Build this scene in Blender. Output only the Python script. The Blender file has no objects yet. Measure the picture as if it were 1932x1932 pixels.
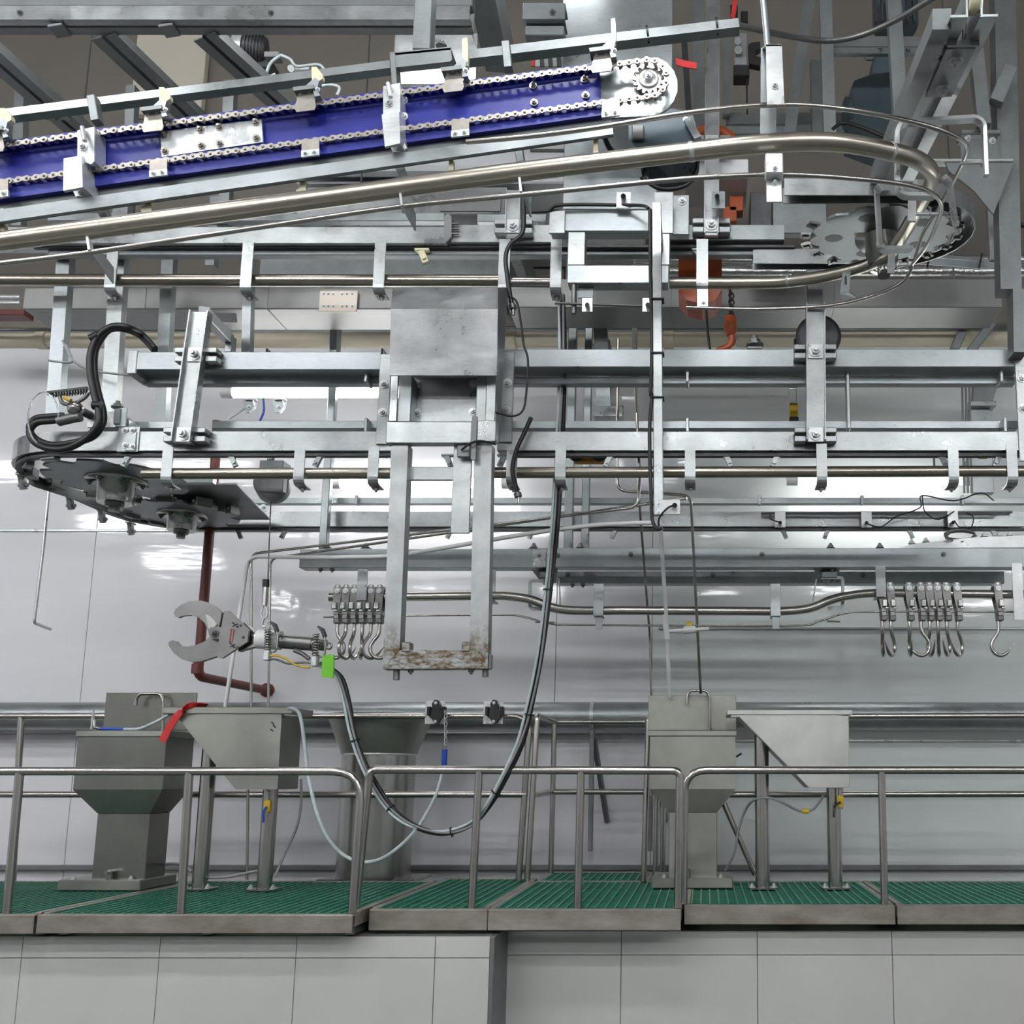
import bpy, math, random
from mathutils import Vector as V, Matrix
random.seed(7)
sc = bpy.context.scene
# ------------------------------------------------------------------ camera
F, CX, CY, HOR, IMG = 1880.0, 1330.0, 1170.0, 1465.0, 1932.0
TH = math.atan((HOR-CY)/F)
CAMZ = 1.61
cd = bpy.data.cameras.new('camera'); cam = bpy.data.objects.new('camera', cd); sc.collection.objects.link(cam)
cam.location = (0, 0, CAMZ); cam.rotation_euler = (math.pi/2+TH, 0, 0)
cd.sensor_width = 36; cd.lens = F/IMG*36; cd.shift_x = (966-CX)/IMG; cd.shift_y = (CY-966)/IMG
cd.clip_start = .05; cd.clip_end = 100
sc.camera = cam
# ------------------------------------------------------------------ world and exposure (the room is closed, its lamps light it)
w = bpy.data.worlds.new('world'); sc.world = w; w.use_nodes = True
w.node_tree.nodes['Background'].inputs[0].default_value = (.9, .95, 1, 1)
w.node_tree.nodes['Background'].inputs[1].default_value = .3
sc.view_settings.view_transform = 'Standard'; sc.view_settings.look = 'None'
sc.view_settings.gamma = 1; sc.view_settings.use_curve_mapping = False
sc.view_settings.exposure = 0.7
LAMP = 10.0      # radiance of a fluorescent tube
HALL = 44.0      # radiance of a hall lamp diffuser
sc.cycles.max_bounces = 8; sc.cycles.diffuse_bounces = 4; sc.cycles.glossy_bounces = 5
sc.cycles.caustics_reflective = False; sc.cycles.caustics_refractive = False
sc.cycles.sample_clamp_indirect = 6
# ------------------------------------------------------------------ pixel helpers
cT, sT = math.cos(TH), math.sin(TH)
def P(px, py, Y):
    dx = (px-CX)/F; dv = (CY-py)/F
    fy = cT-sT*dv; fz = sT+cT*dv
    return V((dx*Y/fy, Y, CAMZ+fz*Y/fy))
def m(px, Y): return px*Y/F
def X(px, Y, py=1465): return P(px, py, Y).x
def Zp(py, Y): return P(966, py, Y).z
def PP(l, Y=None): return [P(q[0], q[1], q[2] if len(q) > 2 else Y) for q in l]
# ------------------------------------------------------------------ materials
def mat(name, col, rough=.5, metal=0., noise=0., nscale=8., bump=0., bscale=60., col2=None, spec=None, emit=None, trans=0, stretch=None, rvar=0., scratch=0.):
    M = bpy.data.materials.new(name); M.use_nodes = True
    nt = M.node_tree; b = nt.nodes['Principled BSDF']; L = nt.links
    b.inputs['Base Color'].default_value = (*col, 1); b.inputs['Roughness'].default_value = rough; b.inputs['Metallic'].default_value = metal
    if spec is not None: b.inputs['Specular IOR Level'].default_value = spec
    if emit: b.inputs['Emission Color'].default_value = (*emit[0], 1); b.inputs['Emission Strength'].default_value = emit[1]
    if trans: b.inputs['Transmission Weight'].default_value = trans
    if noise or bump or rvar:
        tc = nt.nodes.new('ShaderNodeTexCoord'); mp = nt.nodes.new('ShaderNodeMapping')
        L.new(tc.outputs['Object'], mp.inputs['Vector'])
        if stretch: mp.inputs['Scale'].default_value = stretch
    if noise or rvar:
        n = nt.nodes.new('ShaderNodeTexNoise'); n.inputs['Scale'].default_value = nscale; n.inputs['Detail'].default_value = 5; n.inputs['Roughness'].default_value = .62
        L.new(mp.outputs[0], n.inputs['Vector'])
    if noise:
        r = nt.nodes.new('ShaderNodeValToRGB'); c2 = col2 or tuple(c*(1-noise) for c in col)
        r.color_ramp.elements[0].position = .28; r.color_ramp.elements[1].position = .72
        r.color_ramp.elements[0].color = (*c2, 1); r.color_ramp.elements[1].color = (*col, 1)
        L.new(n.outputs[0], r.inputs[0]); L.new(r.outputs[0], b.inputs['Base Color'])
    if scratch:
        m2 = nt.nodes.new('ShaderNodeMapping'); m2.inputs['Scale'].default_value = (16, 16, 75); m2.inputs['Rotation'].default_value = (.5, .7, .3); L.new(tc.outputs['Object'], m2.inputs['Vector'])
        n3 = nt.nodes.new('ShaderNodeTexNoise'); n3.inputs['Scale'].default_value = 1.3; n3.inputs['Detail'].default_value = 7; n3.inputs['Roughness'].default_value = .7; L.new(m2.outputs[0], n3.inputs['Vector'])
        r3 = nt.nodes.new('ShaderNodeValToRGB'); r3.color_ramp.elements[0].position = .52; r3.color_ramp.elements[1].position = .82
        r3.color_ramp.elements[0].color = (0, 0, 0, 1); r3.color_ramp.elements[1].color = (scratch, scratch, scratch, 1); L.new(n3.outputs[0], r3.inputs[0])
        mx = nt.nodes.new('ShaderNodeMix'); mx.data_type = 'RGBA'; mx.inputs[7].default_value = (.10, .10, .095, 1)
        L.new(r3.outputs[0], mx.inputs[0]); L.new(r.outputs[0], mx.inputs[6]); L.new(mx.outputs[2], b.inputs['Base Color'])
    if rvar:
        mr = nt.nodes.new('ShaderNodeMapRange'); mr.inputs['From Min'].default_value = .3; mr.inputs['From Max'].default_value = .7
        mr.inputs['To Min'].default_value = max(.02, rough-rvar); mr.inputs['To Max'].default_value = rough+rvar
        L.new(n.outputs[0], mr.inputs[0]); L.new(mr.outputs[0], b.inputs['Roughness'])
    if bump:
        n2 = nt.nodes.new('ShaderNodeTexNoise'); n2.inputs['Scale'].default_value = bscale; n2.inputs['Detail'].default_value = 3
        L.new(mp.outputs[0], n2.inputs['Vector'])
        bp = nt.nodes.new('ShaderNodeBump'); bp.inputs['Strength'].default_value = bump; bp.inputs['Distance'].default_value = .004 if bscale > 20 else .02
        L.new(n2.outputs[0], bp.inputs['Height']); L.new(bp.outputs[0], b.inputs['Normal'])
    return M
GALV = mat('galvanised_steel', (.41, .445, .455), .36, .75, .32, 4, .05, 7, rvar=.10, scratch=.3)
GALV2 = mat('galvanised_steel_mottled', (.47, .495, .50), .34, .78, .38, 6, .07, 8, rvar=.11, scratch=.4)
GALVD = mat('dark_galvanised_steel', (.26, .28, .285), .46, .6, .24, 8, .03, 60, scratch=.3)
ZINC = mat('bright_zinc_plate', (.76, .785, .79), .34, .55, .26, 9, .06, 9, rvar=.10, scratch=.35)
STEEL = mat('brushed_stainless_steel', (.46, .46, .43), .24, 1, .1, 4)
DISC = mat('dull_wheel_steel', (.235, .265, .27), .42, .7, .2, 6)
STEELB = mat('dull_stainless_sheet', (.42, .42, .375), .4, .85, .25, 4, .03, 40, rvar=.1)
STEELL = mat('pale_stainless_sheet', (.64, .65, .62), .42, .8, .2, 7, .05, 30, rvar=.08)
TUBE = mat('polished_stainless_tube', (.52, .50, .465), .22, 1, .1, 9, 0)
PIPE = mat('bare_steel_pipe', (.42, .385, .33), .26, 1, .2, 6)
PIPEB = mat('worn_steel_pipe', (.56, .515, .44), .29, 1, .08, 5)
FASC = mat('stained_stainless_fascia', (.52, .49, .45), .40, .75, .5, 5, .05, 20, col2=(.29, .245, .20), stretch=(1, 1, 2.5))
HUB = mat('hub_steel', (.36, .37, .345), .2, 1, .1, 6)
CUT = mat('cutter_steel', (.27, .265, .26), .34, .85, .2, 8, scratch=.3)
WALLD = mat('grey_far_wall', (.42, .43, .43), .5, 0, .1, 1)
CHAIN = mat('chain_steel', (.42, .39, .355), .38, .8, .3, 30)
DARK = mat('blackened_steel', (.10, .105, .11), .5, .6, .4, 12)
IRON = mat('dark_cast_steel', (.22, .225, .22), .42, .8, .3, 15)
BLACK = mat('black_rubber', (.012, .012, .013), .42, 0, .3, 30)
BLUE = mat('blue_wear_plastic', (.016, .025, .30), .38, 0, .25, 5, .05, 60, col2=(.010, .015, .21), stretch=(.5, 1, 3))
CREAM = mat('cream_nylon', (.80, .74, .52), .4, 0, .1, 20)
WHITEP = mat('white_plastic', (.90, .91, .90), .3, 0, .04, 20)
CPVC = mat('cream_pvc_pipe', (.70, .63, .49), .4, 0, .15, 3)
GREEN = mat('green_moulded_grating', (.02, .20, .125), .35, 0, .4, 9, .1, 60)
GRNTOP = mat('lit_worn_grating_ribs', (.085, .31, .22), .35, 0, .3, 9)  # paler than the bars: light caught on worn rib tops is in this colour
LIME = mat('lime_tape', (.20, .66, .03), .4)
RED = mat('red_oxide_pipe_paint', (.16, .035, .03), .4, 0, .25, 10)
CLOTH = mat('red_strap', (.70, .035, .04), .6, 0, .2, 20)
ORANGE = mat('orange_paint', (.52, .105, .03), .38, 0, .3, 10)
TEAL = mat('blue_grey_motor_paint', (.085, .125, .15), .42, .1, .3, 12)
YEL = mat('yellow_plastic', (.72, .46, .03), .4, 0, .15, 15)
HBLUE = mat('blue_handle', (.02, .09, .55), .35)
HOSEW = mat('pale_braided_hose', (.66, .75, .78), .4, 0, .2, 40, .2, 250)
GREYP = mat('grey_plastic', (.30, .31, .31), .45, 0, .15, 20)
FOIL = mat('crinkled_foil', (.75, .76, .75), .2, 1, .15, 20, 1.0, 70)
PANW = mat('glossy_white_wall_panel', (.86, .86, .895), .07, 0, .05, .6, .05, 2.2, spec=.55, stretch=(1, 1, 5))
PANG = mat('glossy_pale_green_wall_panel', (.83, .875, .87), .07, 0, .05, .6, .05, 2.2, spec=.55, stretch=(1, 1, 5))
BEIGE = mat('beige_upper_wall', (.21, .19, .165), .6, 0, .1, 1)
TILE = mat('pale_grey_wall_tile', (.63, .63, .605), .28, 0, .08, 3, .02, 6, spec=.4)
GROUT = mat('dark_grout', (.16, .155, .14), .8)
CEIL = mat('grey_ceiling_sheet', (.30, .295, .285), .7, 0, .1, 2)
FLOORM = mat('wet_grey_floor', (.13, .135, .13), .25, 0, .3, 2)
CLEAR = mat('clear_plastic', (.9, .92, .92), .08, 0, trans=.85)
LAMPM = mat('fluorescent_tube_light', (1, 1, 1), .4, emit=((1, 1, .98), LAMP))
ROOFM = mat('roof_lamp_light', (1, 1, 1), .4, emit=((.97, .985, 1), HALL*.2))
HALLM = mat('hall_lamp_light', (1, 1, 1), .4, emit=((.97, .985, 1), HALL))
INK = mat('black_marker_ink', (.015, .015, .02), .6)
REDINK = mat('red_label_ink', (.45, .05, .05), .5)
def rust_mat(name, z0=None, z1=None):
    M = mat(name, (.42, .44, .44), .37, .7, .3, 9)
    nt = M.node_tree; L = nt.links; b = nt.nodes['Principled BSDF']
    old = b.inputs['Base Color'].links[0].from_socket
    tc = nt.nodes.new('ShaderNodeTexCoord'); mp = nt.nodes.new('ShaderNodeMapping'); mp.inputs['Scale'].default_value = (14, 14, 34) if z0 is None else (16, 16, 16)
    n = nt.nodes.new('ShaderNodeTexNoise'); n.inputs['Scale'].default_value = 1.5; n.inputs['Detail'].default_value = 9; n.inputs['Roughness'].default_value = .72
    r = nt.nodes.new('ShaderNodeValToRGB'); r.color_ramp.elements[0].position = .41; r.color_ramp.elements[1].position = .58
    mx = nt.nodes.new('ShaderNodeMix'); mx.data_type = 'RGBA'; mx.inputs[7].default_value = (.105, .062, .022, 1)
    L.new(tc.outputs['Object'], mp.inputs[0]); L.new(mp.outputs[0], n.inputs['Vector']); L.new(n.outputs[0], r.inputs[0]); fac = r.outputs[0]
    if z0 is not None:
        sx = nt.nodes.new('ShaderNodeSeparateXYZ'); L.new(tc.outputs['Object'], sx.inputs[0])
        mr = nt.nodes.new('ShaderNodeMapRange'); mr.inputs['From Min'].default_value = z1; mr.inputs['From Max'].default_value = z0; L.new(sx.outputs['Z'], mr.inputs[0])
        ml = nt.nodes.new('ShaderNodeMath'); ml.operation = 'MULTIPLY'; L.new(mr.outputs[0], ml.inputs[0]); L.new(fac, ml.inputs[1]); fac = ml.outputs[0]
    L.new(fac, mx.inputs[0])
    L.new(old, mx.inputs[6]); L.new(mx.outputs[2], b.inputs['Base Color'])
    return M
RUST = rust_mat('rusty_galvanised_steel'); RUSTLEG = rust_mat('galvanised_leg_with_rusty_foot', Zp(1225, 4.28), Zp(1165, 4.28))
def droplet_mat():
    M = mat('wet_stainless_sheet', (.33, .33, .295), .27, .9, .25, 4)
    nt = M.node_tree; L = nt.links; b = nt.nodes['Principled BSDF']; old = b.inputs['Base Color'].links[0].from_socket
    tc = nt.nodes.new('ShaderNodeTexCoord'); vo = nt.nodes.new('ShaderNodeTexVoronoi'); vo.inputs['Scale'].default_value = 75
    r = nt.nodes.new('ShaderNodeValToRGB'); r.color_ramp.elements[0].position = .09; r.color_ramp.elements[1].position = .14
    r.color_ramp.elements[0].color = (1, 1, 1, 1); r.color_ramp.elements[1].color = (0, 0, 0, 1)
    mx = nt.nodes.new('ShaderNodeMix'); mx.data_type = 'RGBA'; mx.inputs[7].default_value = (.8, .8, .78, 1); L.new(old, mx.inputs[6]); L.new(r.outputs[0], mx.inputs[0]); L.new(mx.outputs[2], b.inputs['Base Color'])
    bp = nt.nodes.new('ShaderNodeBump'); bp.inputs['Strength'].default_value = .8; bp.inputs['Distance'].default_value = .004
    L.new(tc.outputs['Object'], vo.inputs['Vector']); L.new(vo.outputs['Distance'], r.inputs[0]); L.new(r.outputs[0], bp.inputs['Height']); L.new(bp.outputs[0], b.inputs['Normal'])
    return M
WET = droplet_mat()
# ------------------------------------------------------------------ geometry builder
ZUP = V((0, 0, 1))
class G:
    def __init__(s): s.v = []; s.f = []; s.sm = []
    def add(s, vs, fs, sm=False):
        o = len(s.v); s.v += [tuple(a) for a in vs]
        for f in fs: s.f.append([i+o for i in f]); s.sm.append(sm)
    def box(s, lo, hi, ch=None, R=None, c=None):
        """chamfered box between two corners; R rotates it about c"""
        lo = V(lo); hi = V(hi); h = (hi-lo)/2; ce = (hi+lo)/2
        if ch is None: ch = min(.0035, min(abs(x) for x in h)*.35)
        vs = []; idx = {}
        for sx in (-1, 1):
            for sy in (-1, 1):
                for sz in (-1, 1):
                    for a in range(3):
                        q = V((sx*(h.x-(ch if a != 0 else 0)), sy*(h.y-(ch if a != 1 else 0)), sz*(h.z-(ch if a != 2 else 0))))
                        idx[(sx, sy, sz, a)] = len(vs); vs.append(q)
        fs = []
        for a in range(3):
            b_, c_ = (a+1) % 3, (a+2) % 3
            for sg in (-1, 1):
                loop = []
                for (p, q) in ((-1, -1), (1, -1), (1, 1), (-1, 1)):
                    k = [0, 0, 0]; k[a] = sg; k[b_] = p; k[c_] = q; loop.append(idx[(*k, a)])
                fs.append(loop if sg > 0 else loop[::-1])
        for a in range(3):           # edges along axis a
            b_, c_ = (a+1) % 3, (a+2) % 3
            for p in (-1, 1):
                for q in (-1, 1):
                    k0 = [0]*3; k1 = [0]*3; k0[a] = -1; k1[a] = 1; k0[b_] = k1[b_] = p; k0[c_] = k1[c_] = q
                    lp = [idx[(*k0, b_)], idx[(*k1, b_)], idx[(*k1, c_)], idx[(*k0, c_)]]
                    fs.append(lp if p*q < 0 else lp[::-1])
        for sx in (-1, 1):
            for sy in (-1, 1):
                for sz in (-1, 1):
                    lp = [idx[(sx, sy, sz, 0)], idx[(sx, sy, sz, 1)], idx[(sx, sy, sz, 2)]]
                    fs.append(lp if sx*sy*sz > 0 else lp[::-1])
        if R is not None:
            cc = V(c) if c is not None else ce
            vs = [R @ (q+ce-cc) + cc for q in vs]
        else: vs = [q+ce for q in vs]
        s.add(vs, fs); return s
    def pbox(s, x0, y0, x1, y1, Y, d, ch=None):
        """box whose front face covers the pixel rectangle at depth Y and which runs d metres back"""
        my = (y0+y1)/2
        return s.box((P(x0, my, Y).x, Y, P(966, y1, Y).z), (P(x1, my, Y).x, Y+d, P(966, y0, Y).z), ch)
    def sweep(s, path, prof, up=ZUP, cap=True, sm=False, closed=False):
        n = len(path); k = len(prof); vs = []; N0 = None
        for i, p in enumerate(path):
            if closed: a = path[i]-path[i-1]; b = path[(i+1) % n]-path[i]
            else: a = (path[i]-path[i-1]) if i else path[1]-path[0]; b = (path[i+1]-path[i]) if i < n-1 else path[-1]-path[-2]
            a = a.normalized(); b = b.normalized(); t = a+b
            t = t.normalized() if t.length > 1e-6 else b
            if up is None:
                if N0 is None:
                    r = V((0, 0, 1)) if abs(t.z) < .9 else V((0, 1, 0)); N0 = (r-t*r.dot(t)).normalized()
                else:
                    N0 = N0-t*N0.dot(t); N0 = N0.normalized() if N0.length > 1e-6 else t.orthogonal().normalized()
                U = N0; S = t.cross(U).normalized()
            else:
                S = t.cross(up); S = S.normalized() if S.length > 1e-5 else V((1, 0, 0)); U = S.cross(t).normalized()
            k_ = 1/max(.45, math.sqrt(max(0, (1+a.dot(b))/2)))
            for (u, v) in prof: vs.append(p+S*u*(k_ if up is not None else 1)+U*v)
        fs = []
        for i in range(n if closed else n-1):
            i2 = (i+1) % n
            for j in range(k):
                j2 = (j+1) % k
                fs.append([i*k+j, i*k+j2, i2*k+j2, i2*k+j])
        s.add(vs, fs, sm)
        if cap and not closed: s.add(vs[:k], [list(range(k))[::-1]]); s.add(vs[-k:], [list(range(k))])
        return s
    def tube(s, path, r, n=10, cap=True):
        return s.sweep(path, [(r*math.cos(2*math.pi*i/n), r*math.sin(2*math.pi*i/n)) for i in range(n)], None, cap, True)
    def bar(s, path, w_, h, up=ZUP, ch=.15):
        """rectangular bar w_ (towards the viewer) by h (up) with broken edges"""
        a, b = w_/2, h/2; c = min(a, b)*ch
        return s.sweep(path, [(-a, -b+c), (-a+c, -b), (a-c, -b), (a, -b+c), (a, b-c), (a-c, b), (-a+c, b), (-a, b-c)], up)
    def prism(s, poly, Y, d):
        """pixel outline at depth Y, d metres thick"""
        a = PP(poly, Y); return s.slab(a, V((0, d, 0)))
    def slab(s, a, off):
        n = len(a); b = [q+off for q in a]
        s.add(a+b, [list(range(n))[::-1], [n+i for i in range(n)]]+[[i, (i+1) % n, n+(i+1) % n, n+i] for i in range(n)])
        return s
    def lathe(s, c, axis, prof, n=16, sm=True, cap=True):
        """rings (radius, distance along axis) around c"""
        c = V(c); ax = V(axis).normalized(); u = ax.orthogonal().normalized(); v = ax.cross(u); vs = []
        for (r, h) in prof:
            for i in range(n):
                t = 2*math.pi*i/n; vs.append(c+ax*h+u*r*math.cos(t)+v*r*math.sin(t))
        fs = [[i*n+j, i*n+(j+1) % n, (i+1)*n+(j+1) % n, (i+1)*n+j] for i in range(len(prof)-1) for j in range(n)]
        s.add(vs, fs, sm)
        if cap: s.add(vs[:n], [list(range(n))[::-1]]); s.add(vs[-n:], [list(range(n))])
        return s
    def cyl(s, a, b, r, n=12, r2=None):
        a = V(a); b = V(b); return s.lathe(a, b-a, [(r, 0), (r if r2 is None else r2, (b-a).length)], n)
    def mesh(s, name, mt):
        me = bpy.data.meshes.new(name); me.from_pydata(s.v, [], s.f); me.polygons.foreach_set('use_smooth', s.sm)
        me.materials.append(mt); return me
def circ(r, n=10): return [(r*math.cos(2*math.pi*i/n), r*math.sin(2*math.pi*i/n)) for i in range(n)]
def spl(pts, n=6):
    pts = [V(p) for p in pts]; out = []
    for i in range(len(pts)-1):
        p0 = pts[max(i-1, 0)]; p1 = pts[i]; p2 = pts[i+1]; p3 = pts[min(i+2, len(pts)-1)]
        for k in range(n):
            t = k/n
            out.append(.5*((2*p1)+(p2-p0)*t+(2*p0-5*p1+4*p2-p3)*t*t+(3*p1-p0-3*p2+p3)*t**3))
    return out+[pts[-1]]
def rnd(pts, r, n=5):
    pts = [V(p) for p in pts]; out = [pts[0]]
    for i in range(1, len(pts)-1):
        a = pts[i-1]-pts[i]; b = pts[i+1]-pts[i]; q = min(r, a.length*.49, b.length*.49)
        A = pts[i]+a.normalized()*q; B = pts[i]+b.normalized()*q
        for k in range(n+1):
            t = k/n; out.append(A*(1-t)**2+pts[i]*2*t*(1-t)+B*t*t)
    return out+[pts[-1]]
# ------------------------------------------------------------------ objects
def link(o): sc.collection.objects.link(o); return o
def tag(o, label=None, cat=None, group=None, kind=None):
    if label: o['label'] = label
    if cat: o['category'] = cat
    if group: o['group'] = group
    if kind: o['kind'] = kind
    return o
def T(name, label, cat, loc, group=None):
    o = link(bpy.data.objects.new(name, None)); o.location = loc; o.empty_display_size = .1
    return tag(o, label, cat, group)
def wloc(o):
    l = V((0, 0, 0))
    while o is not None: l = l+o.location; o = o.parent
    return l
def O(g, name, mt, parent=None, label=None, kind=None):
    o = link(bpy.data.objects.new(name, g.mesh(name, mt)))
    if parent is not None: o.parent = parent; o.location = -wloc(parent)
    return tag(o, label, None, None, kind)
def S(g, name, mt, label, cat, group=None): return tag(O(g, name, mt), label, cat, group)
def ST(g, name, mt): return O(g, name, mt, kind='structure')
def inst(me, name, parent, loc, rot=None, scale=None):
    o = link(bpy.data.objects.new(name, me)); o.parent = parent; o.location = V(loc)-wloc(parent) if parent else V(loc)
    if rot: o.rotation_euler = rot
    if scale: o.scale = (scale,)*3
    return o
def bolt_mesh():
    g = G()
    g.lathe((0, 0, 0), (0, -1, 0), [(1.5, 0), (1.5, .3)], 12, False)
    g.lathe((0, -.3, 0), (0, -1, 0), [(1.0, 0), (1.0, .8)], 6, False)
    g.lathe((0, -1.1, 0), (0, -1, 0), [(.55, 0), (.55, .7)], 8, False)
    return g
BOLT = bolt_mesh().mesh('bolt', ZINC); BOLTD = bolt_mesh().mesh('bolt_dark', IRON); BOLTC = bolt_mesh().mesh('bolt_grey', CHAIN)
def bolts(parent, pts, Y, rpx=4, me=None, rot=None):
    for q in pts:
        y_ = q[2] if len(q) > 2 else Y
        inst(me or BOLT, 'bolt', parent, P(q[0], q[1], y_), rot, m(rpx, y_))
UPB = (-math.pi/2, 0, 0); DNB = (math.pi/2, 0, 0); SDB = (0, 0, math.pi/2)
# ================================================================== THE ROOM
WY = 7.0
X0, X1, YB, CZ = -12.0, 9.0, -9.0, 8.2
ST(G().box((X0, YB, -.1), (X1, WY+.2, 0), 0), 'floor', FLOORM)
ST(G().box((X0, YB, CZ), (X1, WY+.2, CZ+.1), 0), 'ceiling', CEIL)
ST(G().box((X0-.1, YB, 0), (X0, WY+.2, CZ), 0), 'wall_left', PANW)
ST(G().box((X1, YB, 0), (X1+.1, WY+.2, CZ), 0), 'wall_right', PANW)
ST(G().box((X0, YB-.1, 0), (X1, YB, CZ), 0), 'wall_front', WALLD)
wall = ST(G().box((X0, WY+.03, 0), (X1, WY+.2, CZ), 0), 'wall_back', GROUT)
zj = [0, 1.26, 1.915, Zp(1186, WY), Zp(1000, WY), Zp(640, WY)]
xs_w = [X0, X(-560, WY), X(137, WY), X(1043, WY), X(1228, WY), X(2300, WY), X1]
for i in range(len(xs_w)-1):
    for a, b in ((0, Zp(640, WY)),):
        O(G().box((xs_w[i]+.002, WY, a+.002), (xs_w[i+1]-.002, WY+.03, b-.002), .002), 'panel', PANG if xs_w[i] >= X(1228, WY)-.01 else PANW, wall)
    O(G().box((xs_w[i]+.002, WY, Zp(640, WY)+.004), (xs_w[i+1]-.002, WY+.03, CZ), .002), 'upper_panel', BEIGE, wall)
def strip(n, py, hpx, x0, x1, mt=ZINC, out=.012):
    ST(G().box((X(x0, WY), WY-out, Zp(py+hpx/2, WY)), (X(x1, WY), WY-.001, Zp(py-hpx/2, WY)), .003), n, mt)
strip('trim_1', 1001, 5, -700, 1040); strip('trim_2', 1186, 5, 1240, 2400, GALV); strip('trim_3', 1384, 3, -700, 1226, GALV)
strip('trim_4', 1398, 4, 1230, 2400); strip('trim_5', 1636, 9, -700, 2400, GALVD, .06)
strip('trim_6', 630, 14, -700, 2400, GALVD, .02)
# hall lamps: rows of twin-tube fittings hung below the roof on this side of the line
LZ = 5.35
def hall_lamp(x_, y_, z_, label, group, mt=HALLM):
    t = T('hall_lamp', label, 'lamp', (x_, y_, z_+.1), group)
    O(G().box((x_-.66, y_-.045, z_+.03), (x_+.66, y_+.045, z_+.11), .01), 'housing', WHITEP, t)
    for s_ in (-.075, .075): O(G().tube([V((x_-.62, y_+s_, z_+.03)), V((x_+.62, y_+s_, z_+.03))], .026, 8), 'tube', mt, t)
    for s_ in (-.5, .5): O(G().tube([V((x_+s_, y_, z_+.1)), V((x_+s_, y_, CZ))], .008, 6), 'hanger', GALVD, t)
for r_, y_ in enumerate((2.0, -.6, -3.2, -7.0)):
    for k_ in range(6):
        x_ = -9.2+k_*2.9+(r_ % 2)*.5
        if r_ == 0 and k_ > 3: continue
        hall_lamp(x_, y_, LZ, 'white twin fluorescent hall lamp hung below the roof over the viewing side', 'hall lamps over the viewing side')
for x_ in (-2.9, -1.15): hall_lamp(x_, 4.2, 5.5, 'white twin fluorescent lamp hung among the roof beams above the blue conveyor', 'lamps among the roof beams', ROOFM)
# visible lamps near the back wall, and added ones out of view
def wall_lamp(x0, x1, py, Y, label):
    a = P(x0, py, Y); b = P(x1, py, Y); r_ = .034
    t = T('fluorescent_lamp', label, 'lamp', a.lerp(b, .5)+V((0, 0, .05)))
    O(G().box((a.x-.03, Y-.02, a.z+.03), (b.x+.03, Y+.05, a.z+.06), .006), 'housing', WHITEP, t)
    O(G().tube([a+V((.05, 0, 0)), b-V((.05, 0, 0))], r_, 12), 'tube', LAMPM, t)
    for q, s_ in ((a, 1), (b, -1)): O(G().cyl(q-V((s_*.02, 0, 0)), q+V((s_*.055, 0, 0)), r_+.003, 12), 'end_cap', WHITEP, t)
    for k_ in (.2, .8):
        q = a.lerp(b, k_)+V((0, 0, .05)); O(G().tube([q, V((q.x, q.y, q.z+.25)), V((q.x, WY+.01, q.z+.25))], .008, 6), 'hanger', GALVD, t)
wall_lamp(1490, 1832, 906, 6.65, 'lit tube lamp under the track rail above the meat hooks at the wall')
wall_lamp(628, 962, 912, 6.65, 'lit tube lamp behind the lower half of the hanging lift frame')
wall_lamp(-760, -420, 800, 6.65, 'added unseen tube lamp brightening the wall beyond the round conveyor end'); wall_lamp(2080, 2420, 906, 6.65, 'added unseen tube lamp brightening the wall past the flange plate')  # added lamps outside the view, put in to brighten the wall
wall_lamp(425, 790, 741, 6.2, 'lit tube lamp above the loop conveyor, ending behind the lift frame')
# ================================================================== PLINTH AND WALKWAY
def plinth(n, xa, xb, yf, ztop, joints, rows, gx):
    w_ = ST(G().box((xa, yf+.012, 0), (xb, 6.98, ztop), 0), n, GROUT)
    js = [xa]+joints+[xb]; rs = [0.02]+rows+[ztop]
    for i in range(len(js)-1):
        for j in range(len(rs)-1):
            O(G().box((js[i]+gx, yf, rs[j]+gx), (js[i+1]-gx, yf+.014, rs[j+1]-gx), .0012), 'tile', TILE, w_)
    return w_
plinth('wall_plinth_1', -5.6, X(935, 4.74), 4.74, .885, [-5.01, -4.38, -3.756, -3.126, -2.496, -1.871, -1.235], [.11, .45, .79], .0016)
p2 = plinth('wall_plinth_2', X(935, 4.74)+.001, 3.2, 5.05, .863, [-.408, .255, .913, 1.58, 2.24], [.05, .401, .75], .0016)
ST(G().box((X(935, 4.74)-.0, 4.735, 0), (X(935, 4.74)+.022, 5.06, .885), .003), 'trim_7', GALVD)
DZ = 1.0
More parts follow.
